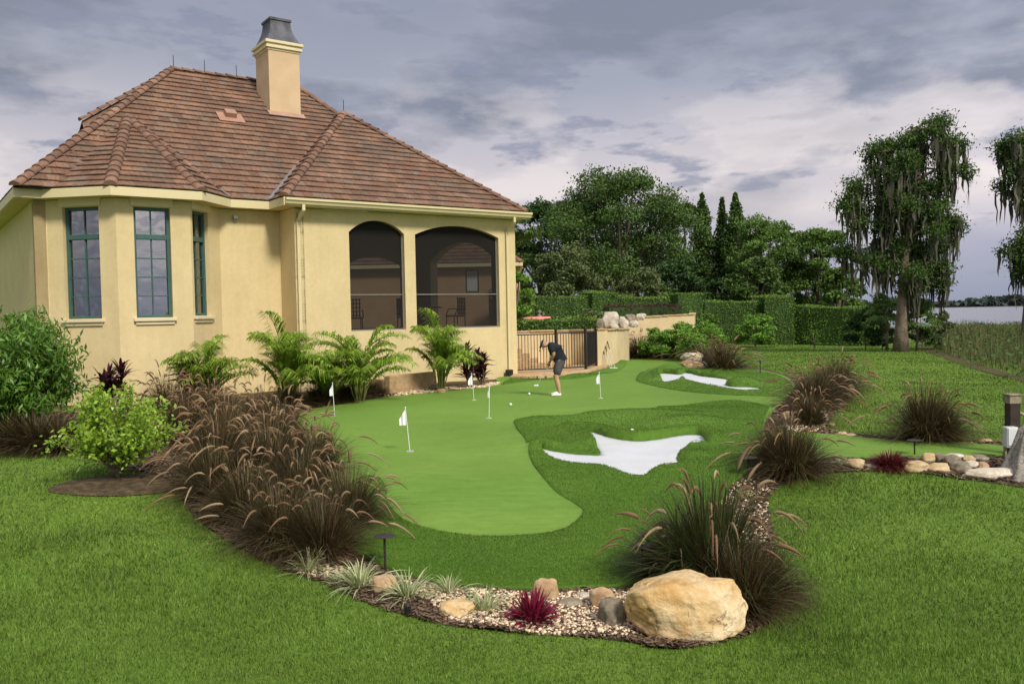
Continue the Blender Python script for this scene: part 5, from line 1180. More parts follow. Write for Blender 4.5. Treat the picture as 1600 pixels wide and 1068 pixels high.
# ------------------------------------------------------------------ shrubs by the terrace and lawn
def bush(name, label, u, vt, vb, w, Y, mt, seed, n=4500, leaf=.13, group=None, zb=None): return tree(name, label, u, vt, vb, w, Y, MT[mt], seed, n, leaf, 'bush', group, trunk=.05, nl=10, zb=zb)
MT['brightsh'] = leafm('bright_shrub_leaf', [(.12, .25, .03), (.18, .34, .045), (.24, .42, .07), (.08, .17, .025)], .35, 1.0)
for i, (u, vt, w, Y, lb) in enumerate([(1032, 508, 72, 38.5, 'bright green low shrub left of the shrub bank, above the dark red grass'), (1070, 501, 72, 38.5, 'bright green low shrub in the middle of the shrub bank'), (1105, 499, 62, 38.5, 'bright green low shrub at the right end of the shrub bank by the lawn'), (1085, 517, 66, 36.5, 'bright green low shrub in front of the shrub bank')]):
    bush('green_shrub', lb, u, vt, 545, w, Y, 'brightsh', 370 + i, 5200, .11, 'bright green shrubs below the upper tan wall')
bush('grey_shrub', 'taller silvery green shrub at the end of the upper tan wall', 1108, 481, 530, 46, 42, 'fresh', 380, 3600, .14)
bush('lawn_shrub', 'rounded green shrub standing on the far lawn against the dark hedge', 1180, 488, 531, 70, 55, 'fresh', 381, 5200, .17)
bush('lawn_shrub', 'tiny young shrub on the far lawn in front of the long hedge', 1272, 512, 534, 22, 54, 'mid', 382, 900, .14)
# ------------------------------------------------------------------ reeds and scrub along the lake
MT['reed'] = leafm('reed', [(.12, .13, .05), (.18, .17, .075), (.08, .10, .035), (.24, .20, .10)], .3, .3)
MT['marshgreen'] = leafm('marsh_leaf', [(.05, .11, .025), (.08, .15, .035), (.11, .17, .05)], .3, .5)
gR = np.random.RandomState(400)
rp = px_poly([(1440, 532), (1480, 552), (1530, 570), (1600, 592), (1720, 640), (1800, 600), (1750, 520), (1700, 512), (1480, 514)], 3)
x0, y0 = rp.min(0); x1, y1 = rp.max(0); x = gR.uniform(x0, x1, 260000); y = y0 + (y1 - y0) * gR.uniform(0, 1, 260000) ** 1.6; ok = inside(x, y, rp); x, y = x[ok][:42000], y[ok][:42000]; n = len(x)
L = gR.uniform(.35, 1.0, n) ** 1.3 * (1.35 + .35 * np.sin(x * .9 + 2) * np.sin(y * .5)) * (.5 + .4 * S(22, 36, y)); a = gR.uniform(0, 6.28, n); lean = gR.uniform(0, .35, n); t = np.array([0, .5, 1.]); P = np.stack([x[:, None] + np.cos(a)[:, None] * (lean * L)[:, None] * t ** 2, y[:, None] + np.sin(a)[:, None] * (lean * L)[:, None] * t ** 2, h0(x, y)[:, None] + L[:, None] * t], -1)
V, Fq = ribbons(P, np.stack([-np.sin(a), np.cos(a), np.zeros(n)], 1), np.tile(np.array([[.014, .012, .002]]), (n, 1)) * (y / 32)[:, None]); o = nmesh('reeds', V, Fq, MT['reed']); tag(o, 'tall tan and green reeds along the lake shore', 'reeds', kind='stuff')
nsc = 900; sx = gR.uniform(x0, x1, nsc * 8); sy = gR.uniform(y0, y1, nsc * 8); ok = inside(sx, sy, rp); sx, sy = sx[ok][:nsc], sy[ok][:nsc]
C_ = (np.stack([sx, sy, h0(sx, sy) + .45], 1)[:, None] + gR.normal(size=(len(sx), 90, 3)) * np.array([.5, .5, .28])).reshape(-1, 3); V, Fq = leafcloud(C_, gR, .14, .6, .5); o = nmesh('marsh_scrub', V, Fq, MT['marshgreen']); tag(o, 'low green marsh scrub among the reeds', 'scrub', kind='stuff')
for nm, pxs, lb in (('shore_soil', [(1432, 545), (1470, 558), (1520, 576), (1565, 588), (1600, 598), (1720, 642), (1760, 620), (1600, 590), (1530, 569), (1480, 551), (1440, 538)], 'bare brown soil along the reeds'),):
    tag(sheet(nm, px_poly(pxs, 3), h0, .02, MT['soil'], .5, .8, skirt=0), lb, kind='structure')
# far shore trees and far-off marsh strip
gF = np.random.RandomState(410); n = 9000; a = gF.uniform(-.1, .9, n); D = gF.uniform(1150, 1230, n); x = D * np.tan(a); y = D; hgt = (8 + 3 * np.sin(x * .02) + 2.5 * np.sin(x * .057 + 1)) ; P = np.stack([x, y, -2 + hgt * gF.uniform(0, 1, n) ** .7 + gF.uniform(0, 2.0, n)], 1); V, Fq = leafcloud(P, gF, 9.0, .7, .3)
o = nmesh('far_shore_trees', V, Fq, leafm('far_tree', [(.05, .07, .06), (.06, .085, .07)], .1, .01)); tag(o, 'dark line of trees on the far lake shore', 'trees', kind='stuff')
fg = nmesh('far_shore', [(-300, 1140, -1.6), (2200, 1140, -1.6), (2200, 1400, 1.0), (-300, 1400, 1.0)], [(0, 1, 2, 3)], MT['soil']); tag(fg, 'far lake shore', kind='structure')
n = 5000; x = gF.uniform(40, 130, n); y = gF.uniform(115, 150, n); P = np.stack([x, y, np.full(n, -1.9)], 1); P2_ = P + np.stack([gF.uniform(-.2, .2, n), gF.uniform(-.2, .2, n), gF.uniform(.3, .7, n)], 1); V, Fq = ribbons(np.stack([P, P2_], 1), np.tile([1., 0, 0], (n, 1)), np.tile([[.12, .03]], (n, 1))); o = nmesh('marsh_grass', V, Fq, MT['reed']); tag(o, 'thin green strip of marsh grass standing in the lake', 'marsh grass', kind='stuff')
# ------------------------------------------------------------------ stones
def rock(label, loc, size, seed, mat='stone', rz=0, tilt=(0, 0), flat=.35, name='stone', group=None, sub=4, cuts=7, cat='stone', rough=.10, sink=.18, sq=.02):
    g = np.random.RandomState(seed); bm = bmesh.new(); bmesh.ops.create_icosphere(bm, subdivisions=sub, radius=1.0); off = Vector(g.uniform(-50, 50, 3))
    nrm = [(Vector(unit(g.normal(size=3))), g.uniform(.62, .88)) for _ in range(cuts)] + [(Vector((0, 0, 1)), .80), (Vector((0, 0, -1)), .7)]
    for v in bm.verts:
        p = v.co.normalized(); m = max(abs(p.x), abs(p.y), abs(p.z)); p = p / (m ** sq); r = 1 + .22 * mnoise.noise(p * 1.1 + off)
        p = p * r
        for nn_, dd in nrm:
            e = p.dot(nn_) - dd
            if e > 0: p = p - nn_ * e * .8
        p = p * (1 + rough * mnoise.noise(p * 2.6 + off) + rough * .4 * mnoise.noise(p * 7 + off) + rough * .15 * mnoise.noise(p * 17 + off)); v.co = p
    xs_ = [v.co.copy() for v in bm.verts]; lo = [min(p[i] for p in xs_) for i in range(3)]; hi = [max(p[i] for p in xs_) for i in range(3)]
    for v in bm.verts:
        for i in range(3): v.co[i] = ((v.co[i] - lo[i]) / (hi[i] - lo[i]) - .5) * size[i] if i < 2 else ((v.co[i] - lo[i]) / (hi[i] - lo[i]) - sink) * size[i]
    me = bpy.data.meshes.new(name); bm.to_mesh(me); bm.free(); me.materials.append(MT[mat]); me.polygons.foreach_set('use_smooth', np.ones(len(me.polygons), dtype=bool)); o = bpy.data.objects.new(name, me); link(o)
    o.location = loc; o.rotation_euler = (tilt[0], tilt[1], rz); tag(o, label, cat, group); return o
def rock_px(label, u0, u1, v0, v1, seed, mat='stone', **k):
    """stone whose picture extent is u0..u1 x v0..v1"""
    P = onground((u0 + u1) / 2, v1 - .12 * (v1 - v0)); Y = P[1]; w = (u1 - u0) / F * Y; h = (v1 - v0) / F * Y; dy = k.pop('depth', .8) * w; el = math.atan2(2.2 - P[2], Y); hz = max(.35 * h, h - dy * math.sin(el) * .75); return rock(label, (P[0], P[1] + dy * .35, P[2] - .0), (w, dy, hz * 1.15), seed, mat, **k)
rock_px('very large golden boulder at the front tip of the bed, by far the biggest stone', 981, 1179, 899, 1014, 500, 'boulder', name='boulder', sub=6, cuts=10, rough=.06, depth=.62, sink=.06, rz=-.12, sq=.4)
GS = 'stones along the front of the bed'
rock_px('round tan stone between two striped lilyturf tufts', 577, 624, 896, 933, 501, 'stone_pink', group=GS, cuts=2)
rock_px('flat wide golden stone in the front mulch left of the crimson plant', 683, 743, 934, 970, 502, 'boulder', group=GS, cuts=5)
rock_px('upright round pinkish stone directly right of the crimson plant', 833, 875, 903, 947, 503, 'stone_pink', group=GS, cuts=2, depth=.5)
rock_px('low dark grey stone right of the upright round one', 864, 912, 930, 953, 504, 'stone_grey', group=GS)
rock_px('small pale grey stone behind the gravel', 903, 939, 923, 941, 505, 'stone_pale', group=GS)
rock_px('long pinkish stone standing tilted on the gravel', 927, 967, 914, 954, 506, 'stone_pink', group=GS, depth=.5, tilt=(0, -.3))
rock_px('rough grey brown stone pressed against the left side of the big boulder', 936, 984, 930, 990, 507, 'stone_grey', group=GS, cuts=9, rough=.25)
GR_ = 'boulders along the narrow turf strip on the right'
for i, (cx, cy, w, h, mt, lb) in enumerate([(1339, 725, 26, 15, 'stone', 'rounded orange tan stone left of the dark red shrub'), (1365, 728, 27, 10, 'stone_grey', 'low brown stone touching the left side of the dark red shrub'), (1436, 730, 36, 18, 'stone', 'tan stone at the left end of the boulder row'), (1455, 716, 20, 15, 'stone', 'round tan stone set back at the left end of the row'), (1472, 732, 32, 15, 'stone', 'second tan stone in the front of the boulder row'),
    (1473, 716, 20, 15, 'stone_grey', 'dark grey round stone in the back of the row'), (1496, 713, 28, 10, 'stone_pale', 'pale flat stone at the top of the boulder row'), (1490, 720, 24, 17, 'stone_grey', 'brownish grey stone in the middle of the row'), (1506, 731, 29, 18, 'stone_grey', 'large dark rounded stone left of the pale flat slab'), (1517, 718, 17, 11, 'stone', 'small stone beyond the large dark rounded one'), (1535, 716, 26, 11, 'stone_grey', 'low brown stone near the foot of the driftwood stump'), (1539, 729, 16, 13, 'stone_pink', 'small brown stone lying on the pale flat slab'), (1523, 727, 22, 13, 'stone_pale', 'pale stone on the left end of the flat slab')]):
    rock_px(lb, cx - w * .62, cx + w * .62, cy - h * .65, cy + h * .6, 520 + i, mt, group=GR_, cuts=4)
rock_px('long pale flat slab in front of the driftwood stump', 1508, 1606, 729, 751, 540, 'stone_pale', group=GR_, depth=.35, sub=5, cuts=4)
for i, (cx, cy, w, h, lb) in enumerate([(1543, 689, 22, 9, 'tan stone on the lawn edge of the turf strip near the post'), (1512, 691, 28, 6, 'low flat tan stone right of the lone fountain grass'), (1331, 680, 22, 8, 'orange flat stone on the far edge of the turf strip'), (1318, 677, 15, 7, 'small orange stone left of the flat one on the turf strip edge'), (1255, 652, 18, 14, 'pale stone below the right oval bed, right of the pair'), (1230, 650, 16, 15, 'pale stone below the right oval bed, left of the pair'), (1331, 609, 12, 17, 'pale yellow stone at the right rim of the oval bed'), (1326, 618, 9, 9, 'tiny pale stone below the yellow one at the oval bed rim'), (1300, 662, 14, 8, 'small stone at the lower rim of the oval bed')]):
    rock_px(lb, cx - w / 2, cx + w / 2, cy - h / 2, cy + h / 2, 550 + i, 'stone', group='scattered stones on the right beds', sub=3)
def rock_at(label, u0, u1, v0, v1, Y, seed, mat, **k):
    b = atd((u0 + u1) / 2, v1, Y); w = (u1 - u0) / F * Y; h = (v1 - v0) / F * Y; k.setdefault('sink', .02); return rock(label, tuple(b), (w, w * k.pop('depth', .8), h), seed, mat, **k)
GW = 'pale rocks stacked on the terrace wall'
for i, a_ in enumerate([(940, 967, 486, 514, 33.9, 'stone_pale', 'largest pale rock on top of the curved wall'), (932, 943, 497, 515, 33.5, 'stone_grey', 'dark rock at the left end of the wall rocks'), (966, 983, 494, 514, 36, 'stone_pale', 'pale rock right of the largest one on the wall'), (975, 997, 490, 509, 38.5, 'stone_grey', 'grey rock above the end of the upper wall'), (994, 1010, 489, 499, 41.3, 'stone_pale', 'small pale rock at the start of the upper wall coping'), (952, 968, 506, 515, 33.6, 'stone_pale', 'small pale rock wedged below the largest one'), (982, 998, 500, 511, 38.2, 'stone_pale', 'pale rock below the grey one at the terrace edge')]):
    rock_at(a_[6], *a_[:5], 560 + i, a_[5], group=GW)
GA = 'tan rocks beside the leaning stick behind the far bunker'
for i, a_ in enumerate([(1063, 1098, 550, 566, 'stone_pale', 'curved tan rock on top of the pile behind the far bunker'), (1063, 1083, 561, 575, 'stone_pink', 'lower left tan rock of the pile behind the far bunker'), (1078, 1101, 563, 577, 'stone_pink', 'lower right tan rock of the pile behind the far bunker')]):
    u0, u1, v0, v1 = a_[:4]; pp = G(1080, 576); rock_at(a_[5], u0, u1, v0, v1, pp[1] + (.5 if i == 0 else 0), 570 + i, a_[4], group=GA)
rock_px('round grey stone beside the low tan planter under the last palm', 668, 688, 600, 612, 580, 'stone_grey', group='stones by the low planter')
rock_px('smaller tan stone right of the round grey one under the last palm', 682, 696, 607, 616, 581, 'stone_pink', group='stones by the low planter')
rock_px('rounded brown rock on the planter against the house wall', 644, 668, 562, 588, 582, 'stone_grey')
rock_px('pale stone at the lawn edge at the far left', -8, 12, 672, 692, 583, 'stone_pale')
# low tan planter block
a = G(610, 616); b = G(682, 607); d = unit((b - a)[:2]); Lp = np.linalg.norm((b - a)[:2]); root = thing('stone_planter', 'low tan stone planter against the house between the palms', 'planter', (a[0], a[1], GV(a[0], a[1])), math.atan2(d[1], d[0]))
m = MB(); m.box((Lp / 2, .12, .24), (Lp, .24, .54)); m.box((.1, .55, .19), (.2, .62, .44)); m.box((Lp - .1, .55, .19), (.2, .62, .44)); m.obj('planter_wall', MT['coping'], root, bevel=.03)
m = MB(); m.box((Lp / 2, .5, .2), (Lp - .4, .5, .3)); m.obj('planter_soil', MT['soil'], root)
# ------------------------------------------------------------------ path lights, flags, balls
def pathlight(label, u, v, h=.45, w=1.0, first=[None]):
    P = onground(u, v)
    if first[0] is None:
        root = thing('path_light', label, 'path light', P, 0, 'bronze mushroom path lights'); m = MB(); m.tube([(0, 0, -.1), (0, 0, 1.0)], .012, 8); m.obj('stake', MT['fixture'], root)
        m = MB(); m.lathe([(.105, .985), (.105, .992), (.07, 1.02), (.03, 1.045), (.008, 1.055), (.002, 1.056)], (0, 0, 0), 24); m.lathe([(.022, .93), (.022, .985)], (0, 0, 0), 12); m.obj('lamp_shade', MT['fixture'], root, True); first[0] = root
    else: root = dup(first[0]); tag(root, label)
    root.location = P; root.scale = (w, w, h); return root
pathlight('path light nearest the left fountain grass, on the dark turf edge', 602, 893, .36)
pathlight('path light half hidden by the grass behind the big boulder', 1004, 912, .36)
pathlight('path light beside the grass clump at the bend of the right bed', 1170, 749, .30, 1.15)
pathlight('path light in the mulch right of the dark grass behind the boulder', 1135, 830, .22)
pathlight('path light between the lone fountain grass and the boulder row', 1429, 713, .24)
pathlight('far path light on the lawn behind the small far bunker', 1188, 585, .45, 1.3)
MT['flag'] = M('flag_cloth', [(.3, (.82, .82, .82)), (.7, (.88, .88, .88))], 5, .8)
MT['hole'] = M('cup_hole', [(.3, (.01, .012, .01)), (.7, (.02, .02, .02))], 5, .9)
def flag(label, u, vb, vt, ut, side, seed):
    P = G(u, vb); z = float(sanded(P[0], P[1])) + .035; H = (vb - vt) / F * P[1]; lx = (ut - u) / F * P[1]; root = thing('golf_flag', label, 'golf flag', (P[0], P[1], z), 0, 'white practice flags on the putting green')
    m = MB(); m.tube([(0, 0, -.05), (lx, 0, H)], .006, 8); m.lathe([(.008, H), (.011, H + .01), (.004, H + .025)], (lx, 0, 0), 8); m.obj('pole', MT['white'], root)
    m = MB(); m.lathe([(.056, .0), (.056, .006), (.046, .006), (.046, .0)], (0, 0, .001), 24); m.obj('cup', MT['white'], root); m = MB(); m.lathe([(.044, .001), (.044, .003)], (0, 0, 0), 20); m.obj('cup_hole', MT['hole'], root)
    g = np.random.RandomState(seed); V = []; nx_, nz_ = 9, 12; w_, h_ = .16, .26; f = .5 + .25 * side
    for i in range(nx_ + 1):
        for j in range(nz_ + 1):
            s, t = i / nx_, j / nz_; edge = 1 - .85 * abs(t - .0) ** 1.2 if False else 1; drop = s * .16 * (1 + .2 * math.sin(t * 3)); hh_ = h_ * (1 - .62 * s)
            V.append((lx * (1 - (t * hh_) / H * .3) + side * s * w_ * .62, .03 * math.sin(s * 9 + seed) * s, H - .012 - drop - t * hh_))
    Fs = [(i * (nz_ + 1) + j, (i + 1) * (nz_ + 1) + j, (i + 1) * (nz_ + 1) + j + 1, i * (nz_ + 1) + j + 1) for i in range(nx_) for j in range(nz_)]
    m = MB(); m.add(V, Fs); m.obj('flag_cloth', MT['flag'], root, True, fix=False)
flag('nearest and largest golf flag, on the left front of the green', 641, 708, 640, 635, -1, 1)
flag('golf flag directly above the left tip of the near bunker, second nearest', 764, 656, 603, 766, -.4, 2)
flag('golf flag in front of the cordylines near the house', 741, 627, 586, 738, -1, 3)
flag('leftmost golf flag, below the spreading palm', 523, 652, 601, 521, -.8, 4)
flag('golf flag right of the golfer', 939, 624, 584, 937, -1, 5)
for u, v, lb in ((827, 619, 'white golf ball just left of the golfer shoes'), (798, 636, 'white golf ball right of the second nearest flag'), (988, 687, 'small white object shaped as a ball at the back lip of the near bunker')):  # last entry is a small unidentified object given a ball shape
    P = G(u, v); z = float(sanded(P[0], P[1])) + .035 + (.02 if v > 680 else 0); m = MB(); bm = bmesh.new(); bmesh.ops.create_icosphere(bm, subdivisions=3, radius=.0335); me = bpy.data.meshes.new('golf_ball'); bm.to_mesh(me); bm.free(); me.materials.append(MT['white']); me.polygons.foreach_set('use_smooth', np.ones(len(me.polygons), dtype=bool)); o = bpy.data.objects.new('golf_ball', me); link(o); o.location = (P[0], P[1], z + .032); tag(o, lb, 'golf ball', 'golf balls on the turf')
P = G(486, 677); m = MB(); m.tube([(-.1, 0, 0), (-.02, 0, .08), (.0, 0, .085), (.1, 0, .02)], .006, 6); o = m.obj('wire_hoop', MT['white']); o.location = (P[0], P[1], .04); tag(o, 'tiny white bent hoop lying on the left edge of the green', 'hoop')
# sprinkler head
P = onground(637, 962); root = thing('sprinkler', 'small dark green sprinkler head at the lawn edge below the lilyturf', 'sprinkler', P); m = MB(); m.lathe([(.025, -.02), (.025, .06), (.03, .065), (.03, .08)], (0, 0, 0), 12); m.obj('body', MT['black'], root); m = MB(); m.lathe([(.028, .081), (.03, .09), (.024, .105), (.01, .11)], (0, 0, 0), 12); m.obj('cap', MT['fixture'], root)
# clubs leaning on the curved wall
MT['shaft'] = M('club_shaft', [(.3, (.55, .52, .45)), (.7, (.66, .63, .56))], 5, .35)
for i, (ut, vt, ub, vb, lb) in enumerate([(949, 533, 961, 572, 'golf club leaning on the curved wall, the right one of three'), (945, 539, 957, 573, 'golf club leaning on the curved wall, the middle one of three'), (941, 545, 954, 574, 'golf club leaning on the curved wall, the left one of three')]):
    A = atd(ut, vt, 33.1); B = atd(ub, vb, 32.45); zz2 = float(sanded(B[0], B[1])); root = thing('golf_club', lb, 'golf club', (B[0], B[1], zz2), 0, 'golf clubs leaning on the curved wall'); D_ = A - np.array([B[0], B[1], zz2])
    m = MB(); m.tube([np.array([0, 0, .05]), D_ * .72], [.011, .012], 6); m.obj('shaft', MT['shaft'], root); m = MB(); m.tube([D_ * .72, D_], [.015, .018], 8); m.obj('grip', MT['black'], root); m = MB(); m.box((.03, -.02, .05), (.12, .04, .05)); m.obj('club_head', MT['white'], root, bevel=.01)
A = G(1113, 578); B = A + np.array([(1091 - 1113) / F * A[1], .5, (578 - 553) / F * A[1]]); root = thing('marker_stick', 'white stick with a yellow top leaning on the tan rock pile', 'stick', tuple(A)); D_ = B - A; m = MB(); m.tube([(0, 0, 0), D_ * .72], .02, 8); m.obj('stick_body', MT['white'], root); m = MB(); m.tube([D_ * .72, D_], .022, 8); m.obj('stick_top', M('yellow_paint', [(.3, (.75, .6, .02)), (.7, (.8, .65, .04))], 5, .5), root)
# statue, pink float
b = atd(843, 497, 45); root = thing('garden_statue', 'small weathered standing statue in front of the long clipped hedge', 'statue', (b[0], b[1], 1.3)); k = 45 / F
m = MB(); m.lathe([(.22, 0), (.22, .08), (.14, .12), (.13, .42), (.18, .62), (.17, .8), (.2, .98), (.08, 1.1), (.05, 1.14), (.10, 1.2), (.11, 1.3), (.06, 1.38), (.01, 1.4)], (0, 0, 0), 14); m.tube([(-.18, 0, .98), (-.3, -.05, .8), (-.2, -.12, .68)], [.05, .045, .035], 8); m.tube([(.18, 0, .98), (.33, 0, 1.12), (.26, 0, 1.3)], [.05, .045, .035], 8); so_ = m.obj('figure', MT['stone_grey'], root, True); root.scale = (.72, .72, .72)
b = atd(838, 500, 39.5); m = MB(); V = []
for (t, w, h_) in ((-.68, .02, .1), (-.6, .12, .05), (-.3, .2, 0), (0, .22, 0), (.3, .2, 0), (.6, .12, .05), (.68, .02, .1)):
    for j in range(7): a_ = pi * j / 6; V.append((t, w * math.cos(a_), h_ + .14 * math.sin(a_) * min(1, w * 5)))
m.add(V, [(i * 7 + j, i * 7 + j + 1, (i + 1) * 7 + j + 1, (i + 1) * 7 + j) for i in range(6) for j in range(6)] + [tuple(range(0, 43, 7)) + tuple(range(48, 5, -7))]); o = m.obj('pool_float', M('coral', [(.3, (.70, .22, .20)), (.7, (.78, .3, .26))], 5, .5), None, True); o.location = (b[0], b[1], b[2] + .02); tag(o, 'coral pink pool float above the low hedge behind the gate', 'pool float')
# ------------------------------------------------------------------ right edge: post, box, stump, rope
PP = onground(1582, 712); root = thing('dock_post', 'dark square post with a pale cap and rope near the right edge', 'post', PP); k = PP[1] / F; Hh = (712 - 619) * k
m = MB(); m.box((0, 0, Hh / 2 - .1), (.15, .15, Hh + .2)); m.obj('post_body', M('dark_wood', [(.3, (.035, .025, .02)), (.7, (.06, .042, .032))], 8, .8, .4, 30), root, bevel=.012)
m = MB(); m.box((0, 0, Hh - .03), (.17, .17, .12)); m.box((0, 0, Hh + .035), (.20, .20, .02)); m.obj('post_cap', MT['stone_grey'], root, bevel=.006)
m = MB(); m.tube([(.08, 0, Hh - .22), (.18, -.02, Hh - .27), (.30, -.04, Hh - .36), (.45, -.05, Hh - .42), (.9, -.05, Hh - .45)], .022, 10); m.obj('rope', M('rope', [(.3, (.35, .3, .22)), (.7, (.5, .44, .34))], 30, .9, .6, 80), root, True)
BP = onground(1571, 716); root = thing('utility_box', 'pale grey plastic electrical box on a short stand beside the dark post', 'utility box', (BP[0] , BP[1] - .12, BP[2])); k = BP[1] / F
m = MB(); m.box((0, 0, .32), (.17, .12, .29)); m.obj('box_body', M('box_grey', [(.3, (.42, .44, .43)), (.7, (.5, .52, .51))], 5, .5), root, bevel=.02); m = MB(); m.box((0, -.065, .33), (.13, .012, .24)); m.obj('box_lid', MT['blind'], root, bevel=.005)
for sx in (-.06, .06): m = MB(); m.box((sx, .02, .08), (.03, .04, .2)); m.obj('leg', MT['stone_grey'], root)
m = MB(); SP = onground(1597, 742); prof = [(.30, -.05), (.22, .08), (.17, .25), (.12, .42), (.08, .56), (.03, .63)]; V = []; nk = 60
for i, (r, z) in enumerate(prof):
    for k_ in range(nk): a_ = 2 * pi * k_ / nk; q = r * (1 + .22 * math.sin(a_ * 5 + .6) * (1 - z) + .10 * math.sin(a_ * 13 + z * 4) + .1 * mnoise.noise(Vector((math.cos(a_) * 2, math.sin(a_) * 2, z * 3)))); V.append((q * math.cos(a_) + .10 * z, q * math.sin(a_), z + .05 * math.sin(a_ * 3) * (i > 3)))
m.add(V, [(i * nk + j, i * nk + (j + 1) % nk, (i + 1) * nk + (j + 1) % nk, (i + 1) * nk + j) for i in range(len(prof) - 1) for j in range(nk)] + [tuple((len(prof) - 1) * nk + j for j in range(nk))])
o = m.obj('driftwood_stump', M('driftwood', [(.3, (.16, .14, .12)), (.5, (.3, .27, .23)), (.7, (.42, .39, .34))], 9, .9, .9, 30, dist=2, bdist=.03, streak=.4), None, True); o.location = SP; tag(o, 'grey weathered driftwood stump behind the pale slab at the right edge', 'stump')
# ------------------------------------------------------------------ THE GOLFER
MT['skin'] = M('skin', [(.3, (.50, .27, .17)), (.7, (.58, .33, .21))], 6, .55, spec=.35)
MT['shirt'] = M('black_shirt', [(.3, (.010, .011, .016)), (.7, (.02, .021, .028))], 6, .85, .3, 30)
MT['shorts'] = M('grey_shorts', [(.3, (.055, .052, .055)), (.7, (.085, .08, .083))], 8, .85, .3, 30)
MT['hair'] = M('fair_hair', [(.3, (.30, .20, .12)), (.7, (.42, .30, .19))], 20, .8)
def skinned(name, J, edges, mat, parent, root=0, sub=2):
    """J: list of (pos, radius) ; one continuous surface grown round the joints"""
    me = bpy.data.meshes.new(name + '_src'); me.from_pydata([tuple(p) for p, r in J], edges, []); o = bpy.data.objects.new(name + '_src', me); COL.objects.link(o)
    o.modifiers.new('s', 'SKIN'); sv = me.skin_vertices[0].data
    for i, (p, r) in enumerate(J): sv[i].radius = r if isinstance(r, tuple) else (r, r); sv[i].use_root = (i == root)
    o.modifiers[0].use_smooth_shade = True; m = o.modifiers.new('u', 'SUBSURF'); m.levels = sub; m.render_levels = sub
    dg = bpy.context.evaluated_depsgraph_get(); ne = bpy.data.meshes.new_from_object(o.evaluated_get(dg)); bpy.data.objects.remove(o)
    ne.name = name; ne.materials.clear(); ne.materials.append(mat); ne.polygons.foreach_set('use_smooth', np.ones(len(ne.polygons), dtype=bool)); r_ = bpy.data.objects.new(name, ne); link(r_, parent); return r_
GP = G(872, 620); gz = float(sanded(GP[0], GP[1])) + .035
person = thing('person', 'golfer in black polo, dark visor, grey shorts and white shoes bending over a putter', 'person', (GP[0], GP[1], gz))
# local axes: x = image right (golfer faces -x), y = away, z = up
def jl(f, s, z): return np.array([-f, -s, z])   # f forward, s to the golfer's left (towards the camera)
def side_leg(s): return [jl(-.06, .10 * s, .90), jl(.0, .14 * s, .70), jl(.045, .165 * s, .49), jl(.0, .17 * s, .30), jl(-.03, .175 * s, .10), jl(-.03, .175 * s, .045), jl(.12, .185 * s, .03)]
J = [(jl(-.08, 0, .95), (.08, .10))]; Eg = []
def chain(start, pts):
    p = start
    for q in pts: J.append(q); Eg.append((p, len(J) - 1)); p = len(J) - 1
    return p
sp = chain(0, [(jl(-.04, 0, 1.06), (.08, .10)), (jl(.04, 0, 1.18), (.11, .13)), (jl(.13, 0, 1.28), (.10, .15))])
nk = chain(sp, [(jl(.21, 0, 1.325), (.065, .065)), (jl(.25, 0, 1.33), (.06, .058))])
chain(nk, [(jl(.30, 0, 1.325), (.09, .08)), (jl(.355, 0, 1.315), (.10, .085)), (jl(.42, 0, 1.30), (.065, .06))])
hands = []
for s in (1, -1):
    lg = side_leg(s); chain(0, list(zip(lg, [(.08, .08), (.075, .075), (.058, .058), (.062, .062), (.038, .038), (.045, .04), (.03, .035)])))
    w = chain(sp, list(zip([jl(.17, .19 * s, 1.29), jl(.13, .235 * s, 1.19), jl(.10, .22 * s, 1.08), jl(.14, .14 * s, .98), jl(.17, .055 * s, .915)], [.066, .055, .048, .042, .03])))
    hz_ = .0 if s > 0 else -.06; palm = chain(w, [(jl(.195 + .02 * (s < 0), .022 * s, .885 + hz_), (.036, .026))]); hands.append((palm, s, hz_))
body = skinned('body', J, Eg, MT['skin'], person)
# fingers wrapped round the grip
for palm, s, hz_ in hands:
    c = np.array(J[palm][0])
    for k in range(5):
        z = c[2] + .028 - .019 * k; L = [.8, 1.0, 1.05, .95, .78][k]
        if k == 0: pts = [c + [-.0, -.012 * s, .02], c + [-.022, -.02 * s, .015], c + [-.04, -.002 * s, -.005]]
        else: pts = [np.array([c[0], c[1] - .010 * s, z]), np.array([c[0] - .030 * L, c[1] - .012 * s, z - .004]), np.array([c[0] - .045 * L, c[1] + .008 * s, z - .008]), np.array([c[0] - .030 * L, c[1] + .026 * s, z - .010])]
        skinned('finger', [(p, .0095) for p in pts], [(i, i + 1) for i in range(len(pts) - 1)], MT['skin'], person, 0, 1)
# clothing
sh = [(jl(-.08, 0, .93), (.125, .165)), (jl(-.04, 0, 1.06), (.15, .18)), (jl(.03, 0, 1.17), (.17, .20)), (jl(.12, 0, 1.265), (.155, .20)), (jl(.19, 0, 1.31), (.085, .095))]
es = [(0, 1), (1, 2), (2, 3), (3, 4)]
for s in (1, -1): b_ = len(sh); sh += [(jl(.165, .185 * s, 1.29), (.095, .095)), (jl(.135, .235 * s, 1.19), (.08, .08)), (jl(.118, .238 * s, 1.12), (.076, .076))]; es += [(3, b_), (b_, b_ + 1), (b_ + 1, b_ + 2)]
skinned('polo_shirt', sh, es, MT['shirt'], person, 1)
sr = [(jl(-.085, 0, .99), (.145, .17)), (jl(-.075, 0, .91), (.155, .18))]; es = [(0, 1)]
for s in (1, -1): b_ = len(sr); sr += [(jl(-.05, .10 * s, .82), (.13, .12)), (jl(.0, .145 * s, .68), (.115, .11)), (jl(.035, .16 * s, .52), (.10, .10))]; es += [(1, b_), (b_, b_ + 1), (b_ + 1, b_ + 2)]
skinned('shorts', sr, es, MT['shorts'], person, 1)
m = MB(); rg = []; 
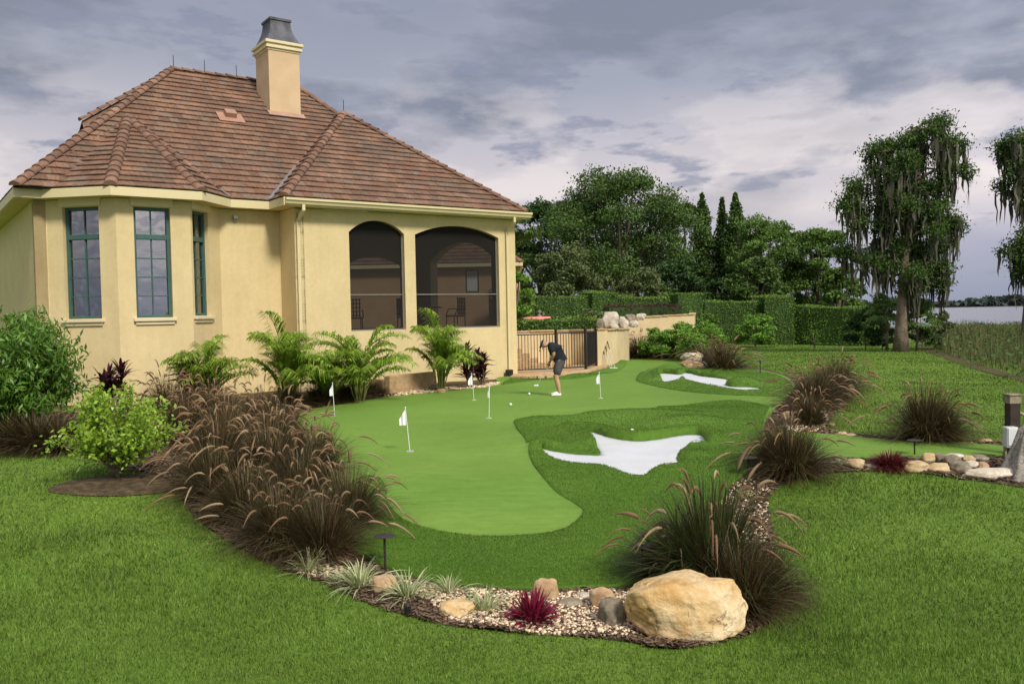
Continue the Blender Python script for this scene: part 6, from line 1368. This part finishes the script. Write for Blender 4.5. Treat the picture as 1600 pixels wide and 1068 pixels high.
for k in range(20): a_ = 2 * pi * k / 20; rg.append(jl(-.08 + .15 * math.cos(a_), .18 * math.sin(a_), .955 + .03 * math.cos(a_)))
m.tube(rg + [rg[0]], .012, 6, False); m.obj('belt', MT['black'], person)
for s in (1, -1):
    skinned('shoe', [(jl(-.075, .175 * s, .045), (.042, .05)), (jl(.0, .18 * s, .05), (.045, .048)), (jl(.10, .186 * s, .04), (.046, .036)), (jl(.185, .19 * s, .03), (.03, .022))], [(0, 1), (1, 2), (2, 3)], MT['white'], person, 1)
# head details: crown axis points forward-up, the face looks down at the ball
hc = jl(.35, 0, 1.315); fd = unit(jl(.35, .0, -.94)); cr_ = unit(jl(.94, 0, .35)); lt = np.array([0, -1., 0])
V = []; nlat, nlon = 8, 18
for i in range(nlat + 1):
    for k in range(nlon):
        th = (pi * .62) * i / nlat; ph = 2 * pi * k / nlon; d = cr_ * math.cos(th) + (fd * math.cos(ph) * (.9 if math.cos(ph) < 0 else .55) + lt * math.sin(ph)) * math.sin(th); V.append(hc - fd * .02 + d * np.array([.105, .092, .105]))
m = MB(); m.add(V, [(i * nlon + k, i * nlon + (k + 1) % nlon, (i + 1) * nlon + (k + 1) % nlon, (i + 1) * nlon + k) for i in range(nlat) for k in range(nlon)]); m.obj('hair', MT['hair'], person, True)
m = MB(); V = []
for rr_, o_ in ((.112, .0), (.112, .045)):
    for k in range(20): a_ = 2 * pi * k / 20; V.append(hc + cr_ * (.035 + o_) + (fd * math.cos(a_) + lt * math.sin(a_) * .92) * rr_)
m.add(V, [(k, (k + 1) % 20, 20 + (k + 1) % 20, 20 + k) for k in range(20)])
V = []
for j, r_ in enumerate((.108, .19)):
    for k in range(9): a_ = -1.1 + 2.2 * k / 8; V.append(hc + cr_ * (.04 - .0 * j) + (fd * math.cos(a_) * (1 if j == 0 else 1.05) + lt * math.sin(a_) * (.95 if j == 0 else .62)) * r_)
V2 = [v + cr_ * .012 for v in V]; m.add(V + V2, [(k, k + 1, 10 + k, 9 + k) for k in range(8)] + [(18 + k, 27 + k, 28 + k, 19 + k) for k in range(8)] + [(9 + k, 10 + k, 28 + k, 27 + k) for k in range(8)])
m.obj('visor', MT['shirt'], person)
m = MB(); nose = hc + fd * .095 - cr_ * .03; m.tube([nose + cr_ * .035 - fd * .01, nose + fd * .015, nose - cr_ * .012], [.008, .015, .012], 8)
for s in (1, -1): e = hc - cr_ * .03 + lt * s * .083 + fd * .0; m.tube([e - cr_ * .03, e + lt * s * .012, e + cr_ * .03], [.008, .018, .01], 8)
m.obj('nose_and_ears', MT['skin'], person, True)
m = MB()
for s in (1, -1): m.box(hc + fd * .088 - cr_ * .002 + lt * s * .033, (.02, .022, .01))
m.obj('eye', MT['black'], person); m = MB(); m.tube([hc + fd * .088 - cr_ * .068 + lt * -.025, hc + fd * .092 - cr_ * .068, hc + fd * .088 - cr_ * .068 + lt * .025], .006, 6); m.obj('mouth', M('lips', [(.3, (.35, .12, .1)), (.7, (.4, .15, .12))], 5, .5), person)
# putter, held in both hands
pu = thing('putter', 'golf putter with a silver head held by the golfer', 'golf club', (GP[0] , GP[1], gz)); A_ = jl(.19, 0, .97); B_2 = jl(.21, 0, .79); C_2 = jl(.53, -.25, .27)
m = MB(); m.tube([A_, B_2, B_2 + (C_2 - B_2) * .12], [.014, .012, .011], 8); m.obj('grip', MT['black'], pu); m = MB(); m.tube([B_2 + (C_2 - B_2) * .1, C_2], [.009, .007], 8); m.obj('shaft', M('putter_shaft', [(.3, (.62, .60, .5)), (.7, (.72, .7, .6))], 5, .3), pu)
m = MB(); m.box(C_2 + [-.02, 0, -.015], (.12, .07, .035)); m.obj('putter_head', MT['white'], pu, bevel=.008)
# ------------------------------------------------------------------ sky, sun, camera
w = bpy.data.worlds.new('World'); SC.world = w; w.use_nodes = True; nt = w.node_tree; nt.nodes.clear()
out = nt.nodes.new('ShaderNodeOutputWorld'); bg = nt.nodes.new('ShaderNodeBackground'); nt.links.new(bg.outputs[0], out.inputs[0])
SUN_EL = math.radians(42); SUN_AZ = math.radians(148)   # azimuth clockwise from +Y
sky = nt.nodes.new('ShaderNodeTexSky'); sky.sky_type = 'NISHITA'; sky.sun_disc = False; sky.sun_elevation = SUN_EL; sky.sun_rotation = SUN_AZ
skys = mix(nt, 1.0, sky.outputs[0], (.10, .10, .10), 'MULTIPLY')
tc = nt.nodes.new('ShaderNodeTexCoord'); sx = nt.nodes.new('ShaderNodeSeparateXYZ'); nt.links.new(tc.outputs['Generated'], sx.inputs[0]); zc = sx.outputs[2]
def mapped(scale, loc=(0, 0, 0)):
    mp = nt.nodes.new('ShaderNodeMapping'); mp.inputs['Scale'].default_value = scale; mp.inputs['Location'].default_value = loc; nt.links.new(tc.outputs['Generated'], mp.inputs[0]); return mp.outputs[0]
def mth(op, a, b=None, clamp=False):
    m = nt.nodes.new('ShaderNodeMath'); m.operation = op; m.use_clamp = clamp
    for i, v in enumerate((a, b)):
        if v is None: continue
        if isinstance(v, (int, float)): m.inputs[i].default_value = v
        else: nt.links.new(v, m.inputs[i])
    return m.outputs[0]
K = SKYK
c3 = lambda r, g, b: (r * K, g * K, b * K)
zw = mth('ADD', zc, mth('MULTIPLY', mth('SUBTRACT', noisen(nt, 2.2, 4, .55, mapped((1, 1, 2))).outputs[0], .5), .16))
base = ramp(nt, zw, [(0.0, c3(.20, .22, .30)), (.06, c3(.27, .27, .35)), (.125, c3(.52, .465, .47)), (.18, c3(.41, .385, .42)), (.25, c3(.27, .28, .335)), (.36, c3(.22, .235, .295)), (.6, c3(.52, .54, .60)), (1, c3(.70, .71, .76))])
n1 = noisen(nt, 3.0, 8, .55, mapped((1, 1, 3.0), (3.1, .4, 1.2)), .1)
f1 = ramp(nt, n1.outputs[0], [(.48, (0, 0, 0)), (.58, (1, 1, 1))])
hi = ramp(nt, zc, [(.08, (0.05,) * 3), (.19, (.85,) * 3), (.5, (.5,) * 3)])
col = mix(nt, mix(nt, 1.0, f1, hi, 'MULTIPLY'), base, c3(.135, .15, .195))
n2 = noisen(nt, 7, 8, .58, mapped((1, 1, 3.6), (8, 2, 3)), .1)
f2 = ramp(nt, n2.outputs[0], [(.56, (0, 0, 0)), (.62, (.75,) * 3)])
col = mix(nt, f2, col, c3(.19, .20, .27))
n3 = noisen(nt, 5.0, 8, .55, mapped((1, 1, 2.4), (1, 7, 5)), .1); band = ramp(nt, zc, [(.04, (0,) * 3), (.12, (1,) * 3), (.19, (.6,) * 3), (.28, (0.05,) * 3)])
f3 = ramp(nt, n3.outputs[0], [(.50, (0, 0, 0)), (.57, (.8,) * 3)])
col = mix(nt, mix(nt, 1.0, f3, band, 'MULTIPLY'), col, c3(.62, .555, .54))
vd = nt.nodes.new('ShaderNodeVectorMath'); vd.operation = 'DOT_PRODUCT'; nt.links.new(tc.outputs['Generated'], vd.inputs[0]); vd.inputs[1].default_value = (.87, -.3, .3)
gain = ramp(nt, mth('ADD', mth('MULTIPLY', vd.outputs['Value'], .5), .5), [(0.0, (.4,) * 3), (.13, (.95,) * 3), (.5, (1.05,) * 3), (1, (1.5,) * 3)])
col = mix(nt, 1.0, col, gain, 'MULTIPLY')
fin = mix(nt, .93, skys, col); nt.links.new(fin, bg.inputs[0]); bg.inputs[1].default_value = 1.0
sd = bpy.data.lights.new('sun', 'SUN'); sd.energy = 2.5; sd.angle = math.radians(11); sd.color = (1, .93, .80); so2 = bpy.data.objects.new('sun', sd); link(so2)
dirv = Vector((math.sin(SUN_AZ) * math.cos(SUN_EL), math.cos(SUN_AZ) * math.cos(SUN_EL), math.sin(SUN_EL))); so2.rotation_euler = (-dirv).to_track_quat('-Z', 'Y').to_euler(); so2.location = (0, 0, 30)
cd = bpy.data.cameras.new('camera'); co = bpy.data.objects.new('camera', cd); link(co); cd.sensor_width = 36; cd.lens = 36 * F / 1600; cd.clip_start = .05; cd.clip_end = 8000
Mx = Matrix(((RR[0], UU[0], -FW[0], 0), (RR[1], UU[1], -FW[1], 0), (RR[2], UU[2], -FW[2], CAM[2]), (0, 0, 0, 1))); co.matrix_world = Mx
SC.camera = co
SC.view_settings.view_transform = 'Standard'; SC.view_settings.look = 'None'; SC.view_settings.gamma = 1; SC.view_settings.use_curve_mapping = False; SC.view_settings.exposure = EXPO
for o in list(bpy.data.objects):
    if o.users_collection == (): bpy.data.objects.remove(o)
